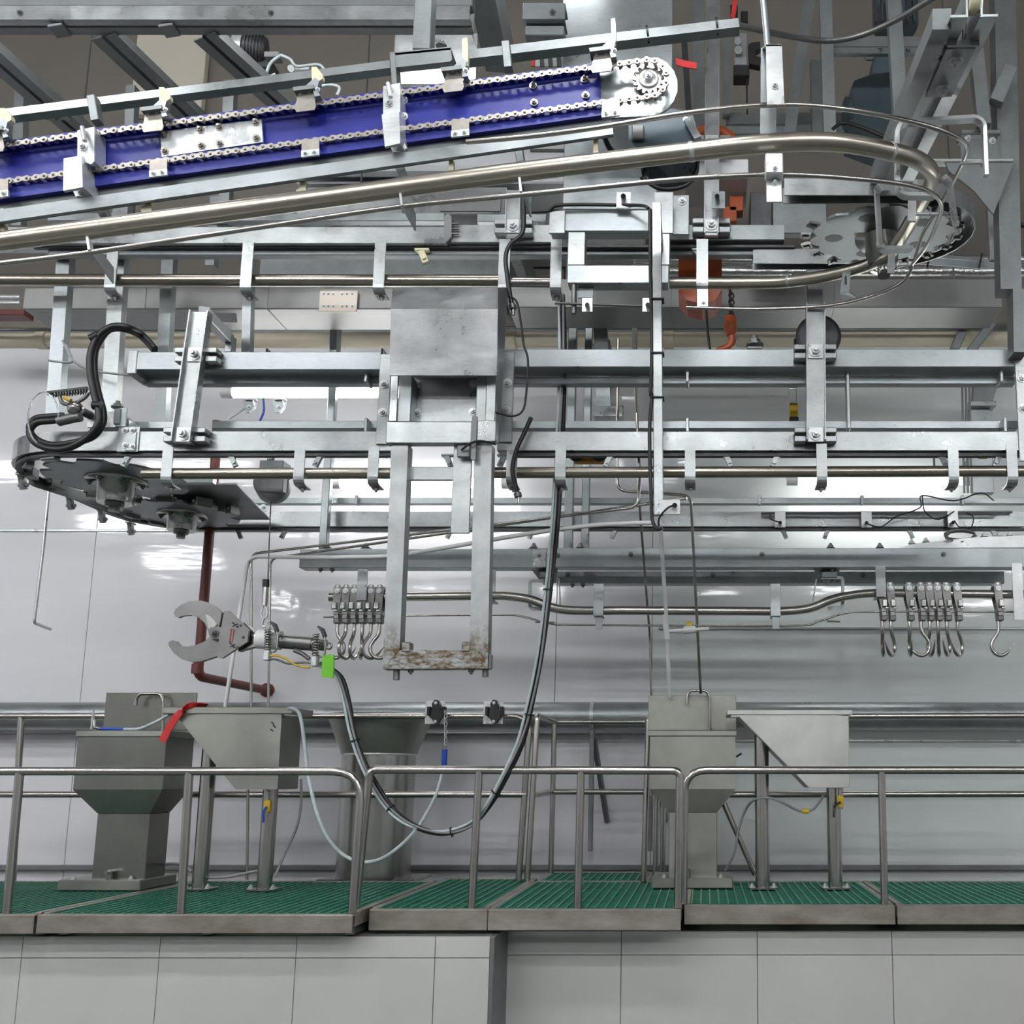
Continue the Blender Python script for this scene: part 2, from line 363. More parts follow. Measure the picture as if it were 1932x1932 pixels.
def walkway(xa, xb, yf, yb, ph, label, dens=1.0, backext=None):
    t = T('walkway_section', label, 'walkway', ((xa+xb)/2, yf, DZ-ph), 'green grating walkway sections')
    f = G().box((xa, yf, DZ-ph), (xb, yf+.008, DZ-.004), .003)
    f.box((xa, yf+.008, DZ-.012), (xb, yf+.045, DZ-.003), .002)
    O(f, 'fascia', FASC, t)
    g = G()
    for xx in (xa, xb-.028): g.box((xx, yf+.045, DZ-.06), (xx+.028, yb, DZ+.002), .002)
    g.box((xa, yb-.028, DZ-.06), (xb, yb, DZ+.002), .002)
    O(g, 'edge_frame', FASC, t)
    g = G(); a = xa+.035; n = int((xb-xa-.07)/.045); st = (xb-xa-.07)/n
    for i in range(n+1): g.box((a+i*st-.004, yf+.046, DZ-.03), (a+i*st+.004, yb-.03, DZ+.001), 0)
    O(g, 'grating_rib', GRNTOP, t, kind='stuff')
    g = G(); m_ = int((yb-yf-.08)/.045); s2 = (yb-yf-.08)/m_
    for j in range(m_+1): g.box((xa+.03, yf+.05+j*s2-.005, DZ-.032), (xb-.03, yf+.05+j*s2+.005, DZ-.003), 0)
    O(g, 'grating_bar', GREEN, t, kind='stuff')
    for k_ in range(int((xb-xa)/.5)+1):
        xx = xa+.05+k_*(xb-xa-.1)/max(1, int((xb-xa)/.5)); O(G().box((xx-.02, yf+.12, .892), (xx+.02, yb, DZ-.034), .002), 'joist', GALVD, t)
    return t
walkway(-4.3, -3.008, 4.62, 6.05, .086, 'green walkway section under the wet sink with the pedestal')
walkway(-2.995, -1.580, 4.62, 6.05, .084, 'green walkway section under the stained hopper with a red strap')
walkway(-1.566, -1.014, 4.80, 6.2, .098, 'short green walkway section in front of the wide steel funnel column')
walkway(-1.012, -.112, 4.80, 6.05, .098, 'green walkway section behind the middle guard rail beside the niche')
walkway(-.100, .915, 4.95, 6.05, .092, 'green walkway section under the clean sink and pale hopper')
walkway(.925, 2.3, 4.95, 6.05, .092, 'green walkway section beyond the pale hopper with bare deck')
walkway(-1.0, -.33, 6.06, 6.62, .06, 'small green walkway section inside the railed niche at the wall')
# ---- guard rails
RG = .0195
def guard(name, label, group, bars, parts, r_=RG, mt=TUBE, loc=None):
    t = T(name, label, 'railing', loc if loc is not None else bars[0][0])
    for b in bars: O(G().tube(b, r_, 12), 'rail', mt, t)
    for p in parts:
        O(G().tube(p, r_*.97, 12), 'post', mt, t)
    return t
def post(x0, y0, x1, Y): 
    a = P(x0, y0, Y); return [a, V((P(x1, 1700, Y).x, Y, DZ-.002))]
Y_ = 4.66
guard('guard_rail', 'low steel guard rail along the wet sink and stained hopper', None,
      [rnd(PP([(-60, 1455), (684, 1455)], Y_)+[V((X(678, Y_), Y_, DZ))], .14)],
      [post(37, 1458, 15, Y_), post(357, 1458, 343, Y_)])
Y_ = 4.84
guard('guard_rail', 'low steel guard rail with square corner in front of the funnel column', None,
      [rnd([V((X(684, Y_), Y_, DZ))]+PP([(698, 1452), (1283, 1454)], Y_)+[V((X(1280, Y_), Y_, DZ))], .035)],
      [post(904, 1455, 890, Y_), post(1096, 1456, 1090, Y_)])
Y_ = 4.985
guard('guard_rail', 'low steel guard rail along the clean sink and pale hopper', None,
      [rnd([V((X(1290, Y_), Y_, DZ))]+PP([(1292, 1453), (2010, 1453)], Y_), .11)],
      [post(1663, 1456, 1669, Y_)])
# back railings
Y_ = 6.03; RB = .019
bl = guard('back_railing', 'tall steel railing behind the wet sink and the funnel column', None,
      [rnd(PP([(-60, 1351), (1000, 1351)], Y_)+[V((X(984, Y_), Y_, DZ))], .12), PP([(-60, 1499), (993, 1499)], Y_)],
      [post(40, 1352, 20, Y_)], RB)
guard('niche_railing', 'tall steel railing around the niche between funnel column and clean sink', None,
      [rnd([V((X(1000, Y_), Y_, DZ))]+PP([(1014, 1350, Y_), (1046, 1362, 6.5), (1222, 1362, 6.5), (1224, 1352, 6.0)])+[V((X(1216, 6.0), 6.0, DZ))], .03),
       rnd(PP([(1008, 1500, Y_), (1040, 1494, 6.5), (1222, 1494, 6.5), (1222, 1499, 6.02)]), .03)],
      [post(1046, 1363, 1038, 6.5), post(1240, 1500, 1236, 6.3), post(1252, 1500, 1249, 6.4)], RB*.95)
guard('back_railing', 'tall steel railing behind the pale hopper running past the clean sink', None,
      [PP([(1380, 1352), (2010, 1350)], Y_), PP([(1370, 1499), (2010, 1498)], Y_)],
      [post(1985, 1352, 1990, Y_)], RB)
# black spring-clip holders on the back railing, one with a blue-handled hose gun
for k_, (cx_, lab) in enumerate(((822, 'black spring clip holder beside the hanging blue handle'), (932, 'black spring clip holder near the rounded end of the railing'))):
    q = P(cx_, 1345, 5.96); t = T('clip_holder', lab, 'clip', q)
    O(G().pbox(cx_-20, 1322, cx_+17, 1366, 5.985, .006), 'back_plate', ZINC, t)
    g = G().prism([(cx_-7, 1327), (cx_-2, 1320), (cx_+4, 1321), (cx_+8, 1330), (cx_+7, 1338), (cx_+13, 1342), (cx_+12, 1352), (cx_+7, 1358), (cx_+4, 1365), (cx_-3, 1365), (cx_-7, 1357), (cx_-13, 1352), (cx_-12, 1342), (cx_-7, 1338)], 5.945, .04)
    O(g, 'clip_body', BLACK, t)
    for s_ in (-1, 1): O(G().pbox(cx_+s_*14-3, 1333, cx_+s_*14+3, 1350, 5.93, .05), 'jaw', BLACK, t)
    bolts(t, [(cx_, 1326), (cx_-1, 1361)], 5.945, 2)
# ================================================================== SINKS
def sink(Y, rim, body, fun, ped, base, back, fauc, d, mt, label, wetmt):
    """pixel rows/columns of the front faces at depth Y; d = depth of the basin"""
    xa, xb = X(rim[0], Y), X(rim[1], Y); zt, zr = Zp(rim[2], Y), Zp(rim[3], Y)
    ba, bb = X(body[0], Y), X(body[1], Y); zb = Zp(body[2], Y)
    t = T('hand_wash_sink', label, 'sink', ((xa+xb)/2, Y+d/2, DZ))
    g = G()                                  # open basin: four rim bars, four walls, inner bottom
    for lo, hi in (((xa, Y-.01, zr), (xb, Y+.02, zt)), ((xa, Y+d-.02, zr), (xb, Y+d, zt)), ((xa, Y+.02, zr), (xa+.03, Y+d-.02, zt)), ((xb-.03, Y+.02, zr), (xb, Y+d-.02, zt))): g.box(lo, hi, .003)
    O(g, 'rim', mt, t)
    g = G()
    for lo, hi in (((ba, Y, zb), (bb, Y+.006, zr)), ((ba, Y+d-.016, zb), (bb, Y+d-.01, zr)), ((ba, Y+.006, zb), (ba+.006, Y+d-.016, zr)), ((bb-.006, Y+.006, zb), (bb, Y+d-.016, zr)), ((ba+.006, Y+.006, zb+.12), (bb-.006, Y+d-.016, zb+.125))): g.box(lo, hi, .001)
    O(g, 'basin', wetmt, t)
    fa, fb, zf = X(fun[0], Y), X(fun[1], Y), Zp(fun[2], Y)
    pc = d*.5; pw = ped[3]/2; pY0, pY1 = Y+.04, Y+d-.06
    top = [V((ba, Y, zb)), V((bb, Y, zb)), V((bb, Y+d-.01, zb)), V((ba, Y+d-.01, zb))]
    bot = [V((fa, pY0, zf)), V((fb, pY0, zf)), V((fb, pY1, zf)), V((fa, pY1, zf))]
    g = G(); g.add(top+bot, [[3, 2, 1, 0], [4, 5, 6, 7]]+[[i, (i+1) % 4, 4+(i+1) % 4, 4+i] for i in range(4)])
    O(g, 'funnel', wetmt, t)
    O(G().box((fa, pY0, DZ+.05), (fb, pY1, zf), .004), 'pedestal', wetmt, t)
    xa2, xb2 = X(base[0], Y), X(base[1], Y)
    O(G().box((xa2, Y-.01, DZ+.002), (xb2, Y+d+.06, DZ+.06), .006), 'foot_plate', mt, t)
    O(G().pbox(back[0], back[1], back[2], back[3], Y+d-.005, .012), 'splashback', wetmt, t)
    g = G(); q = PP(fauc, Y+d-.06); q[0].z = zt-.01; g.tube(rnd(q, .035, 6), .0085, 10)
    g.cyl((q[0].x, q[0].y, zt-.01), (q[0].x, q[0].y, zt+.02), .016); e = q[-1]; g.cyl(e+V((0, 0, -.012)), e+V((0, 0, .012)), .0105)
    O(g, 'tap', TUBE, t)
    q = V(((fa+fb)/2-.03, Y+.02, DZ+.065)); g = G(); g.cyl(q+V((0, -.01, -.01)), q+V((0, -.01, .04)), .017); g.cyl(q+V((0, -.045, .035)), q+V((0, .02, .035)), .012)
    O(g, 'foot_valve', STEEL, t)
    for sx in (.15, .85): inst(BOLT, 'bolt', t, (xa2+(xb2-xa2)*sx, Y+.02, DZ+.06), UPB, .011)
    return t
sk1 = sink(5.52, (137, 312, 1378, 1390), (140, 308, 1490), (182, 281, 1535), (0, 0, 0, .2), (130, 283), (197, 1307, 369, 1378),
     [(308, 1376), (308, 1322), (303, 1309), (264, 1309), (257, 1318), (256, 1327)], .31, STEELB,
     'wet stainless hand wash sink spotted with droplets on a pedestal', WET)
sk2 = sink(5.63, (1222, 1391, 1378, 1389), (1226, 1388, 1489), (1262, 1353, 1533), (0, 0, 0, .2), (1231, 1382), (1223, 1312, 1389, 1378),
     [(1339, 1376), (1339, 1316), (1333, 1303), (1302, 1303), (1297, 1312), (1296, 1324)], .30, STEELB,
     'olive-grey stainless hand wash sink beside the pale hopper', STEELB)
q = P(1389, 1428, 5.7); O(G().cyl(q, q+V((.03, 0, .02)), .006), 'knob', BLACK, sk2)
# ================================================================== HOPPERS
def hopper(Y, d, rim, face, label, mt, legs, sides):
    xs = [p[0] for p in rim]
    t = T('hopper', label, 'hopper', P(legs[0][0], 1668, legs[0][2]))
    ra, rb, za, zb = X(rim[0][0], Y), X(rim[1][0], Y), Zp(rim[0][1], Y), Zp(rim[1][1], Y)
    g = G()
    for lo, hi in (((ra, Y-.012, zb), (rb, Y+.012, za)), ((ra, Y+d-.012, zb), (rb, Y+d+.012, za)), ((ra, Y+.012, zb), (ra+.025, Y+d-.012, za)), ((rb-.025, Y+.012, zb), (rb, Y+d-.012, za))): g.box(lo, hi, .003)
    O(g, 'rim', mt, t)
    f = PP(face, Y); off = V((0, .004, 0)); g = G(); g.slab(f, off); g.slab([p+V((0, d-.004, 0)) for p in f], off)
    O(g, 'side_panel', mt, t)
    g = G(); n = len(f)
    for i in range(1, n): 
        a, b = f[i], f[(i+1) % n]; nrm = (b-a).cross(V((0, 1, 0))).normalized()*.004
        g.slab([a, b, b+V((0, d, 0)), a+V((0, d, 0))], nrm)
    O(g, 'end_panel', sides, t)
    for (lx, ltop, ly, lr) in legs:
        b_ = P(lx, 1666, ly); a_ = P(lx+ (4 if lx < 800 else 0), ltop, ly)
        O(G().cyl((b_.x, ly, DZ+.004), (b_.x, ly, a_.z), lr, 16), 'leg', TUBE, t)
        O(G().box((b_.x-.075, ly-.06, DZ+.002), (b_.x+.075, ly+.06, DZ+.012), .002), 'foot_plate', STEEL, t)
        for sx in (-.06, .06): inst(BOLT, 'bolt', t, (b_.x+sx, ly-.03, DZ+.012), UPB, .013)
    return t
h1 = hopper(5.42, .27, ((297, 1334), (545, 1347)), [(333, 1349), (530, 1349), (522, 1488), (445, 1488)],
            'stained stainless hopper with a red strap over its rim', STEELB, ((377, 1400, 5.58, .04), (499, 1486, 5.55, .04)), STEELB)
h2 = hopper(5.50, .27, ((1372, 1339), (1611, 1349)), [(1395, 1351), (1600, 1351), (1602, 1485), (1527, 1485)],
            'pale clean stainless hopper with a sloping bottom', STEELL, ((1439, 1380, 5.62, .04), (1576, 1484, 5.62, .04)), STEELB)
def valve(t, cx_, cy_, Y, hx, hy):
    O(G().pbox(cx_-6, cy_-12, cx_+6, cy_+10, Y, .03), 'valve', YEL, t)
    O(G().tube(PP([(cx_, cy_), (hx, hy), (hx, hy+22)], Y-.01), .006, 6), 'valve_handle', HBLUE if cx_ < 800 else BLACK, t)
    O(G().cyl(P(cx_, cy_-35, Y+.015), P(cx_, cy_+14, Y+.015), .014), 'drain_pipe', TUBE, t)
valve(h1, 503, 1522, 5.47, 497, 1530); valve(h2, 1586, 1513, 5.52, 1573, 1520)
O(G().tube(PP([(468, 1490, 5.6), (466, 1660, 5.6)]), .008, 8), 'drain_pipe', TUBE, h1)
O(G().tube(PP([(1366, 1516, 5.75), (1425, 1650, 5.75)]), .016, 10), 'brace', TUBE, h2)
g = G()
for k_, (px_, py_) in enumerate(((512, 1362), (515, 1368), (510, 1375))): g.bar(PP([(px_, py_), (px_+5, py_+5)], 5.417), .002, .006)
O(g, 'marker_scribble', INK, h1)
# red strap over the rim of the first hopper
sp = spl(PP([(388, 1333, 5.50), (372, 1331, 5.42), (355, 1334, 5.40), (338, 1347, 5.395), (322, 1368, 5.395), (306, 1399, 5.395)]), 5)
S(G().sweep(sp, [(-.003, -.02), (.003, -.02), (.003, .02), (-.003, .02)], V((.75, 0, .65))), 'strap', CLOTH, 'red fabric strap draped over the rim of the stained hopper', 'strap')
# hoses
def hose(name, pts, r_, mt, label, Y=None, cat='hose', n=6, k_=8):
    return S(G().tube(spl(PP(pts, Y), n), r_, k_), name, mt, label, cat)
hs = T('spray_hose', 'pale braided hose looping from the stained hopper down to the hanging blue handle', 'hose', P(700, 1625, 5.2))
O(G().tube(spl(PP([(532, 1348, 5.50), (540, 1339, 5.43), (553, 1337, 5.39), (566, 1350, 5.37), (574, 1400, 5.35), (582, 1465, 5.3), (600, 1540, 5.2), (625, 1590, 5.2), (660, 1620, 5.2), (700, 1626, 5.2), (740, 1608, 5.3), (785, 1565, 5.5), (820, 1505, 5.7), (834, 1460, 5.85), (838, 1442, 5.9)]), 6), .0095, 8), 'hose', HOSEW, hs)
O(G().tube(PP([(838, 1444), (839, 1414)], 5.9), .017, 10), 'handle', HBLUE, hs)
O(G().tube(PP([(839, 1416), (840, 1411), (840, 1406)], 5.9), .01, 8), 'nozzle', STEEL, hs)
ch = G()
for k_ in range(9):
    c0 = P(840+(k_ % 2), 1404-k_*7.5, 5.9); R_ = .008
    ch.tube([c0+V((R_*math.cos(a)*(1 if k_ % 2 else .3), R_*math.cos(a)*(.3 if k_ % 2 else 1), .014*math.sin(a))) for a in [i*math.pi/4 for i in range(9)]], .003, 5)
O(ch, 'chain', ZINC, hs)
hs2 = T('spray_gun', 'thin spray gun with blue grip lying on the wet sink', 'hose', P(215, 1376, 5.55))
O(G().tube(PP([(190, 1375), (234, 1376)], 5.56), .009, 8), 'grip', HBLUE, hs2)
O(G().tube(spl(PP([(234, 1376, 5.56), (262, 1375, 5.52), (290, 1364, 5.49), (320, 1348, 5.47), (345, 1338, 5.46)]), 5), .0085, 8), 'hose', HOSEW, hs2)
O(G().tube(PP([(190, 1375), (178, 1372), (176, 1350)], 5.56), .009, 8), 'nozzle', STEEL, hs2)
O(G().tube(PP([(172, 1376), (176, 1340)], 5.52), .005, 6), 'trigger', ZINC, hs2)
hose('feed_hose', [(290, 1636, 5.8), (318, 1630, 5.75), (345, 1632, 5.7), (362, 1645, 5.62)], .008, GREYP, 'short grey hose from the foot valve plate to the hopper leg')
hose('drain_hose', [(568, 1470, 5.6), (568, 1515, 5.6), (560, 1560, 5.6), (540, 1605, 5.6), (518, 1655, 5.55)], .0075, GREYP, 'grey drain hose curving down behind the stained hopper')
hose('floor_hose', [(392, 1656, 5.6), (430, 1654, 5.6), (480, 1644, 5.58), (492, 1643, 5.57)], .008, GREYP, 'grey hose joining the two legs of the stained hopper')
hk = T('drain_hose', 'grey drain hose with yellow clip under the pale hopper', 'hose', P(1519, 1531, 5.6))
O(G().tube(spl(PP([(1368, 1642, 5.75), (1385, 1610, 5.72), (1395, 1560, 5.7), (1408, 1525, 5.68), (1425, 1508, 5.6), (1455, 1506, 5.56), (1480, 1516, 5.56), (1510, 1530, 5.6), (1535, 1526, 5.6), (1554, 1500, 5.6)]), 6), .0075, 8), 'hose', GREYP, hk)
O(G().cyl(P(1513, 1530, 5.6), P(1526, 1531, 5.6), .013, 10), 'hose_clip', YEL, hk)
# wide funnel column and the duct pipe along the wall
fx = P(712, 1500, 6.38); t = T('funnel_column', 'wide round steel column flaring into a funnel top behind the railing', 'column', (fx.x, 6.38, .96))
zt, zm = Zp(1352, 6.38), Zp(1424, 6.38)
O(G().lathe((fx.x, 6.38, 0), (0, 0, 1), [(.225, .99), (.225, zm)], 32), 'column', STEEL, t)
O(G().lathe((fx.x, 6.38, 0), (0, 0, 1), [(.228, zm), (.325, zt), (.33, zt+.01)], 32), 'funnel', STEELB, t)
O(G().lathe((fx.x, 6.38, 0), (0, 0, 1), [(.231, zm-.006), (.233, zm), (.231, zm+.006)], 32), 'weld_seam', ZINC, t)
O(G().box((fx.x-.3, 6.23, .97), (fx.x+.3, 6.63, .99), .003), 'base_plate', STEEL, t)
dp = P(966, 1351, 6.78); t = T('duct_pipe', 'large grey steel duct pipe running along the white wall', 'pipe', (dp.x, 6.78, dp.z))
O(G().tube([V((-6, 6.78, dp.z)), V((3.4, 6.78, dp.z))], .094, 24), 'pipe', GALV, t)
for px_ in (1116, 1228, -150):
    q = X(px_, 6.78); O(G().lathe((q, 6.78, dp.z), (1, 0, 0), [(.099, -.012), (.099, .012)], 24), 'clamp', ZINC, t)
    g = G().box((q-.015, 6.76, 1.12), (q+.015, 6.80, dp.z-.09), .003); g.bar([V((q+.01, 6.8, dp.z-.15)), V((q+.09, 6.99, 1.3))], .03, .03); O(g, 'bracket', GALVD, t)
# red oxide pipe on the wall
rp = [V((X(408, 6.25), 6.25, 4.6))]+PP([(373, 1272, 6.2), (378, 1278, 6.22)])+[P(506, 1303, WY+.01)]
t = T('red_pipe', 'dark red pipe dropping down the wall and turning back into it', 'pipe', rp[1])
O(G().tube(rnd([P(410, 795, 6.25), P(407, 860, 6.25), P(373, 1276, 6.22), P(506, 1303, WY+.01)], .06), m(9, 6.2), 12), 'pipe', RED, t)
O(G().lathe(P(372, 1262, 6.22), (0, 0, 1), [(m(10.5, 6.2), -.03), (m(10.5, 6.2), .03)], 12), 'elbow_collar', RED, t)
O(G().cyl(P(503, 1302, 6.985), P(505, 1302, WY+.005), .05, 12), 'wall_flange', RED, t)
# water lines: thin stainless tubes and white hoses crossing the picture behind the lift frame
def run(name, pts, r_, mt, label, cat='pipe', rr=.05):
    return S(G().tube(rnd(PP(pts), rr), r_, 8), name, mt, label, cat)
run('water_pipe', [(474, 1345, 5.5), (474, 1045, 5.5), (1203, 957, 4.72), (1207, 905, 4.75), (1201, 780, 4.8)], .0075, TUBE, 'thin steel water pipe rising from the stained hopper to the crossing line')
run('water_pipe', [(506, 1340, 5.55), (510, 1054, 5.55), (1296, 940, 4.72)], .0075, TUBE, 'thin steel water pipe beside the rope of the hydraulic cutter')
run('water_pipe', [(1322, 1308, 5.85), (1303, 935, 5.2), (1165, 926, 5.2), (1164, 860, 5.2), (1166, 640, 5.2)], .0085, TUBE, 'thin steel water pipe with an elbow dropping to the clean sink tap')
run('water_pipe', [(1233, 1500, 6.4), (1226, 1200, 6.3), (1207, 960, 5.6), (1196, 620, 5.2)], .008, TUBE, 'long thin steel pipe falling behind the cable post')
run('white_hose', [(424, 1340, 5.5), (467, 1060, 5.45), (480, 1050, 5.4), (600, 1052, 5.25), (740, 1050, 5.1), (860, 1030, 4.95), (1000, 1006, 4.85), (1130, 989, 4.75), (1236, 986, 4.7)], .0115, WHITEP, 'white hose sagging from the stained hopper up to the cable post', 'hose', .12)
t = T('white_pipe', 'white plastic pipe with a side tap and yellow lever above the clean sink', 'pipe', P(1262, 1190, 5.6))
O(G().tube(PP([(1246, 992, 5.3), (1258, 1180, 5.6), (1264, 1314, 5.85)]), .0115, 10), 'pipe', WHITEP, t)
O(G().tube(PP([(1258, 1191, 5.62), (1338, 1186, 5.62)]), .011, 10), 'branch', WHITEP, t)
O(G().tube(PP([(1290, 1189, 5.62), (1312, 1187, 5.62)]), .022, 10), 'valve', WHITEP, t)
O(G().pbox(1295, 1173, 1306, 1182, 5.61, .03), 'lever', YEL, t)
O(G().tube(PP([(1254, 1160, 5.58), (1259, 1205, 5.63)]), .017, 10), 'tee', WHITEP, t)
run('wall_drop_pipe', [(92, 925, 5.6), (82, 1030, 5.6), (64, 1175, 5.6), (95, 1187, 5.9)], .009, ZINC, 'thin bent pipe hanging from the loop conveyor in front of the bare wall', rr=.03)
# ================================================================== MEAT HOOK LINE
def channel(g, x0, y0, x1, y1, Y, d, t=.007):
    """C channel seen from its web: web plus top and bottom flanges running back"""
    my = (y0+y1)/2; a = P(x0, my, Y).x; b = P(x1, my, Y).x; zt, zb = Zp(y0, Y), Zp(y1, Y)
    g.box((a, Y, zb), (b, Y+t, zt), .002); g.box((a, Y+t, zt-t), (b, Y+d, zt), .001); g.box((a, Y+t, zb), (b, Y+d, zb+t), .001); return g
def track(g, x0, y0, x1, y1, Y, d, t=.006):
    """square tube with a slot along its underside"""
    channel(g, x0, y0, x1, y1, Y, d, t); my = (y0+y1)/2; a = P(x0, my, Y).x; b = P(x1, my, Y).x; zt, zb = Zp(y0, Y), Zp(y1, Y)
    g.box((a, Y+d-t, zb), (b, Y+d, zt-t), .001); return g
YH = 6.0
t = T('overhead_beam', 'pale blue-grey channel beam carrying the meat hook rail, with bolts along its top', 'beam', P(1250, 1072, YH))
O(channel(G(), 565, 1036, 1010, 1071, YH, .10), 'channel', GALV, t); O(channel(G(), 1012, 1034, 1960, 1070, YH, .10), 'channel', GALV, t)
O(G().pbox(1005, 1037, 1030, 1070, YH-.008, .007), 'splice_plate', GALV2, t)
bolts(t, [(1018, 1049), (1052, 1048), (1438, 1046), (1780, 1046), (1190, 1046)], YH, 3.5, BOLTD)
for px_ in (617, 690, 1007, 1095, 1567, 1660): 
    O(G().pbox(px_-11, 1034, px_+11, 1037, YH+.02, .05), 'nut_plate', GALVD, t); inst(BOLTD, 'bolt', t, P(px_, 1034, YH+.045), UPB, .017)
for px_ in (605, 627, 1570): inst(BOLTD, 'bolt', t, P(px_, 1072, YH+.05), DNB, .014)
for px_, hw in ((621, 7), (1076, 8), (1107, 7)): O(G().pbox(px_-hw, 600, px_+hw, 1036, YH+.06, .05), 'hanger_post', GALV, t)
t = T('overhead_beam', 'second pale channel beam just behind and below the hook line beam', 'beam', P(1480, 1098, 6.3))
O(channel(G(), 1052, 1078, 1895, 1100, 6.3, .10), 'channel', GALV, t)
bolts(t, [(1345, 1085), (1628, 1085), (1071, 1084)], 6.3, 3.5, BOLTD)
for px_ in (1100, 1080, 1735): inst(BOLTD, 'bolt', t, P(px_, 1101, 6.35), DNB, .014)
for cx_ in (1030, 1562):
    t = T('beam_clamp', 'bolted clamp joining the beams near %s' % ('the lift frame' if cx_ < 1200 else 'the rising bend of the hook rail'), 'clamp', P(cx_, 1085, 6.1))
    O(G().slab(PP([(cx_-30, 1071, 6.02), (cx_+22, 1071, 6.02), (cx_+20, 1100, 6.28), (cx_-8, 1100, 6.28)]), V((0, 0, .008))), 'plate', GALVD, t)
    O(G().pbox(cx_-12, 1078, cx_+18, 1090, 6.05, .05), 'block', GALVD, t)
    for q in ((cx_-8, 1080), (cx_+10, 1092), (cx_-2, 1096)): inst(BOLTD, 'bolt', t, P(q[0], q[1], 6.08), DNB, .014)
def fstrap(g, px, y0, y1, Y, wpx, t=.007): return g.pbox(px-wpx/2, y0, px+wpx/2, y1, Y, t)
t = T('hook_rail', 'round steel rail with two gentle bends carrying the meat hooks', 'rail', P(1250, 1150, YH))
RH = m(8.5, YH)
O(G().tube(spl(PP([(622, 1127), (760, 1126), (925, 1124), (960, 1125), (1000, 1131), (1040, 1146), (1085, 1152), (1200, 1152), (1400, 1153), (1480, 1153), (1530, 1147), (1565, 1133), (1600, 1124), (1650, 1119), (1760, 1120), (1960, 1122)], YH), 5), RH, 14), 'rail_tube', TUBE, t)
O(G().tube(spl(PP([(610, 1164), (925, 1160), (985, 1163), (1040, 1177), (1100, 1179), (1480, 1181), (1545, 1172), (1590, 1158), (1650, 1154), (1960, 1155)], YH), 5), .0065, 8), 'guide_rod', TUBE, t)
for px_, y0, y1, yy in ((683, 1074, 1133, 5.95), (1129, 1101, 1162, 5.95), (1463, 1101, 1162, 5.95), (1662, 1068, 1126, 5.93), (925, 1074, 1134, 6.03)):
    O(fstrap(G(), px_, y0, y1, yy, 19).box((X(px_-9, yy, 1100), yy+.007, Zp(y1, yy)), (X(px_+9, yy, 1100), yy+.12, Zp(y1-2.5, yy)), .001), 'hanger_strap', GALV2, t)
    inst(BOLTD, 'bolt', t, P(px_, y1+1, yy+.05), DNB, .012)
    if px_ in (1129, 1463): O(fstrap(G(), px_+1, 1163, 1187, yy+.02, 13), 'rod_clip', GALV, t)
O(fstrap(G(), 1921, 1062, 1170, 5.92, 20), 'hanger_strap', ZINC, t)
for a_ in ((1000, 1096, 1000, 1148, 1030, 1150), (1590, 1090, 1590, 1146, 1562, 1148)):
    x_, yy, x2, y2, x3, y3 = a_
    O(G().bar(rnd(PP([(x_+(-1 if x_ > 1200 else 30)*25*0+ (26 if x_ < 1200 else -40), yy), (x_, yy), (x2, y2), (x3, y3)], 6.06), .02), .02, .008, V((0, 1, 0))), 'loop_bracket', GALV, t)
for px_ in (1035, 1532): O(G().bar(PP([(px_+20 if px_ < 1200 else px_+8, 1092), (px_+22 if px_ < 1200 else px_, 1148)], 6.0), .022, .008, V((1, 0, 0))), 'stay', GALV, t)
O(G().tube(PP([(1010, 1174), (1046, 1174)], 5.97), .005, 6), 'rod_pin', GALVD, t); O(G().tube(PP([(1560, 1172), (1585, 1173)], 5.97), .006, 6), 'rod_pin', GALVD, t)
# one trolley with hook, built around its rail centre, then copied
SH = YH/F
def hk(px, py): return V((px*SH, 0, -py*SH))
gb = G()
for y_ in (-.036, .03):
    pl = [(-5, -24), (5, -24), (9, -15), (8, 10), (5, 60-24), (5, 48), (-5, 48), (-5, 36), (-9, 10), (-9, -15)]
    gb.slab([hk(a*.85, b*.9)+V((0, y_, 0)) for a, b in pl], V((0, .006, 0)))
gb.box((-.017, -.04, -.115), (.017, .036, -.09), .003)
ME_B = gb.mesh('side_plates', CUT)
g = G(); g.lathe((0, -.03, .05), (0, 1, 0), [(.02, 0), (.016, .015), (.016, .045), (.02, .06)], 12); ME_W = g.mesh('roller', GALVD)
g = G(); g.lathe((.0, -.037, .03), (0, -1, 0), [(.018, 0), (.017, .006)], 12); g.lathe((0, -.043, .03), (0, -1, 0), [(.006, 0), (.005, .004)], 8); g.lathe((.0, -.037, .058), (0, -1, 0), [(.008, 0), (.008, .003)], 8); ME_A = g.mesh('axle_cap', ZINC)
g = G(); g.box((-.026, -.055, -.085), (.004, -.036, -.04), .004); g.box((-.012, -.05, -.1), (.012, -.036, -.084), .003); ME_L = g.mesh('latch', HUB)
g = G(); g.box((-.02, -.026, -.168), (.02, .026, -.112), .005); ME_S = g.mesh('swivel_block', IRON)
g = G(); pth = spl([hk(a, b)*1.0 for a, b in [(0, 52), (0, 66), (-3, 76), (-10, 86), (-15, 97), (-13, 109), (-5, 117), (5, 118), (15, 112), (24, 101), (31, 91)]], 4)
n_ = len(pth); K = 8; rr_ = .0115
for i in range(n_-1):
    pass
def taper(pth, rad, k=8):
    g = G(); vs = []; N0 = V((0, 1, 0)); n = len(pth)
    for i, p in enumerate(pth):
        tn = (pth[min(i+1, n-1)]-pth[max(i-1, 0)]).normalized(); S_ = tn.cross(N0).normalized()
        for j in range(k):
            a = 2*math.pi*j/k; vs.append(p+S_*rad[i]*math.cos(a)+N0*rad[i]*math.sin(a))
    g.add(vs, [[i*k+j, i*k+(j+1) % k, (i+1)*k+(j+1) % k, (i+1)*k+j] for i in range(n-1) for j in range(k)], True)
    g.add(vs[:k], [list(range(k))[::-1]]); g.add(vs[-k:], [list(range(k))]); return g
